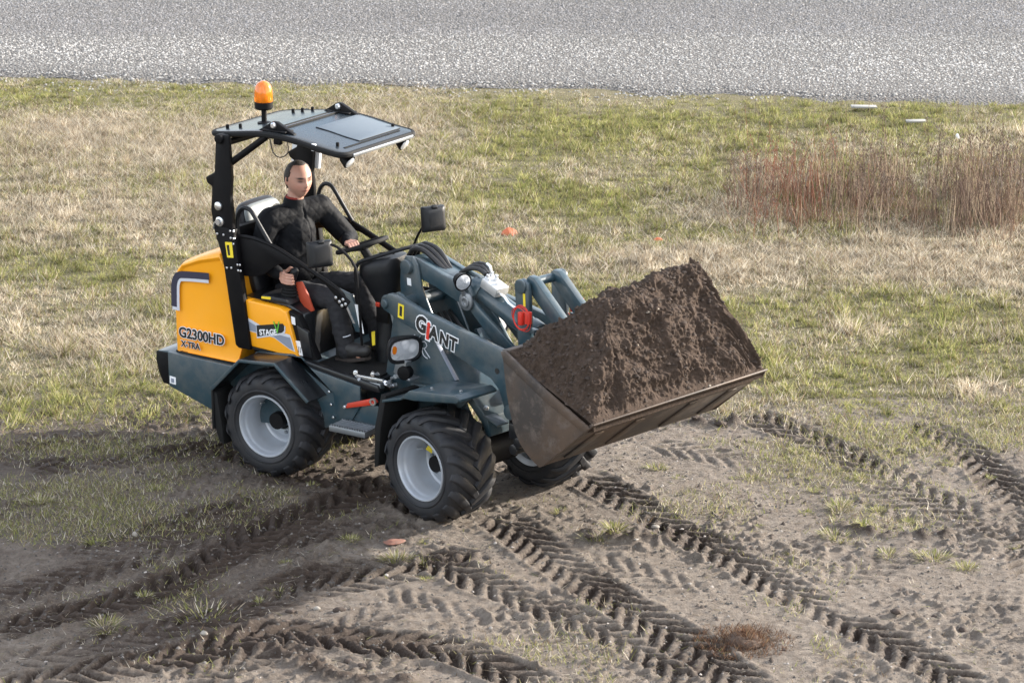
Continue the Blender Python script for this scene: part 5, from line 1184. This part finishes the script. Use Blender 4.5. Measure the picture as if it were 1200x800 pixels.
# ------------------------------------------------------------------ stand of dead weeds
def stem_mesh(seed, h, hue):
    r = random.Random(seed); m = MB(); lean = (r.gauss(0, .16), r.gauss(0, .14))
    P = lambda t, o=(0, 0): (lean[0]*h*t*t+o[0], lean[1]*h*t*t+o[1], h*t)
    m.tube([P(0), P(.35), P(.7), P(1)], [.0034, .0030, .0022, .0013], 4)
    for k in range(r.randint(7, 13)):
        t = r.uniform(.35, .97); a = r.uniform(0, 6.28); l = r.uniform(.03, .10)*(1.3-t); p = Vector(P(t)); m.tube([p, p+Vector((cos(a)*l, sin(a)*l, l*1.1))], [.0018, .0010], 3)
        if r.random() < .8: m.ball(p+Vector((cos(a)*l, sin(a)*l, l*1.1)), 1, (.006,.006,.011), 1)
    return m.mesh('dead_stem', 0)
STM = [M('brown_dead_stem', (.125,.078,.056), .9, var=.3), M('russet_dead_stem', (.22,.090,.052), .9, var=.3), M('grey_dead_stem', (.20,.155,.12), .9, var=.3)]
SMH = [[stem_mesh(400+k+10*q, h, q) for k, h in enumerate((.46, .56, .40, .62, .50))] for q in range(3)]
for q in range(3):
    for m_ in SMH[q]: m_.materials.append(STM[q])
def in_patch(px, py): return gp(px, py)
r_ = random.Random(77)
LABS = {0: 'tall dark brown dead weed stem in the right-hand stand', 1: 'russet dead weed stem in the right-hand stand', 2: 'pale grey dead weed stem in the right-hand stand'}
for k in range(300):
    px = 1225-375*r_.random()**1.15; base = 236+r_.gauss(0, 20)
    if float(fbm(np.array(px*.022), np.array(base*.03), 2, 290)) < .36: base += r_.choice((-1, 1))*r_.uniform(10, 25)
    if px < 880: base = r_.uniform(215, 262)
    red = math.exp(-((px-915)/50)**2); q = 1 if r_.random() < .62*red else (2 if r_.random() < .28 else 0)
    c = gp(px, base); o = link('dead_stem', SMH[q][r_.randrange(5)], None); o.location = (c[0], c[1], float(ground_z(c[0], c[1]))-.01); s = r_.uniform(.45, 1.1); o.scale = (s, s, s); o.rotation_euler = (0, 0, r_.uniform(0, 6.28))
    tag(o, LABS[q]+(', left part' if px < 960 else ', middle part' if px < 1080 else ', right part'), 'dead weed', 'dead weed stems standing at the right')
# thinner stalks filling the stand, and scattered through the meadow
r2 = np.random.default_rng(78)
def stalks(name, x, y, h, w, cols, label):
    n = len(x); a = r2.random(n)*6.28; ln = .24*h*r2.standard_normal(n); lx = np.cos(a)*ln; ly = np.sin(a)*ln; z = ground_z(x, y)-.01
    Vs = []
    for k in range(3): 
        an = k*2.094; Vs.append(np.stack([x+w*np.cos(an), y+w*np.sin(an), z], 1))
    for k in range(3):
        an = k*2.094; Vs.append(np.stack([x+lx+.4*w*np.cos(an), y+ly+.4*w*np.sin(an), z+h], 1))
    V = np.stack(Vs, 1).reshape(-1, 3); o = (np.arange(n)*6)[:, None]
    F = np.concatenate([o+[0, 1, 4], o+[0, 4, 3], o+[1, 2, 5], o+[1, 5, 4], o+[2, 0, 3], o+[2, 3, 5]])
    ob = link(name, np_mesh(name, V, F, {'col': np.repeat(cols, 6, 0)}), BLADE); tag(ob, label, None, kind='stuff')
n = 3200; px = 1225-(60+350*r2.random(n))*r2.random(n)**.45; py = 236+21*r2.standard_normal(n); G_ = np.array([gp(a, b_) for a, b_ in zip(px, py)])
red = np.exp(-((px-915)/55)**2); pal = np.array([(.19,.125,.095),(.13,.085,.065),(.30,.22,.16),(.40,.32,.23)])[r2.integers(0, 4, n)]
pal = np.where((r2.random(n) < .6*red)[:, None], np.array([.22,.090,.055]), pal)*(.8+.4*r2.random((n, 1)))
k = fbm(G_[:, 0]*2.2, G_[:, 1]*2.2, 3, 270)+.10*red-.25*(px < 860) > .47; 
stalks('dead_weed_stalks', G_[k, 0], G_[k, 1], (.12+.36*r2.random(k.sum())**1.3), .0022+.0022*r2.random(k.sum()), pal[k], 'dense thin dead stalks filling the stand of weeds at the right')
n = 2600; y = 18.8+12*r2.random(n); x = (r2.random(n)*2-1)*view_w(y); k = fbm(x*.9, y*.9, 3, 275) > .56; x, y = x[k], y[k]
pal = np.array([(.13,.085,.06),(.20,.14,.09),(.09,.06,.045)])[r2.integers(0, 3, len(x))]
stalks('meadow_stalks', x, y, .10+.16*r2.random(len(x)), .0016+.0018*r2.random(len(x)), pal, 'thin brown weed stalks scattered through the meadow')
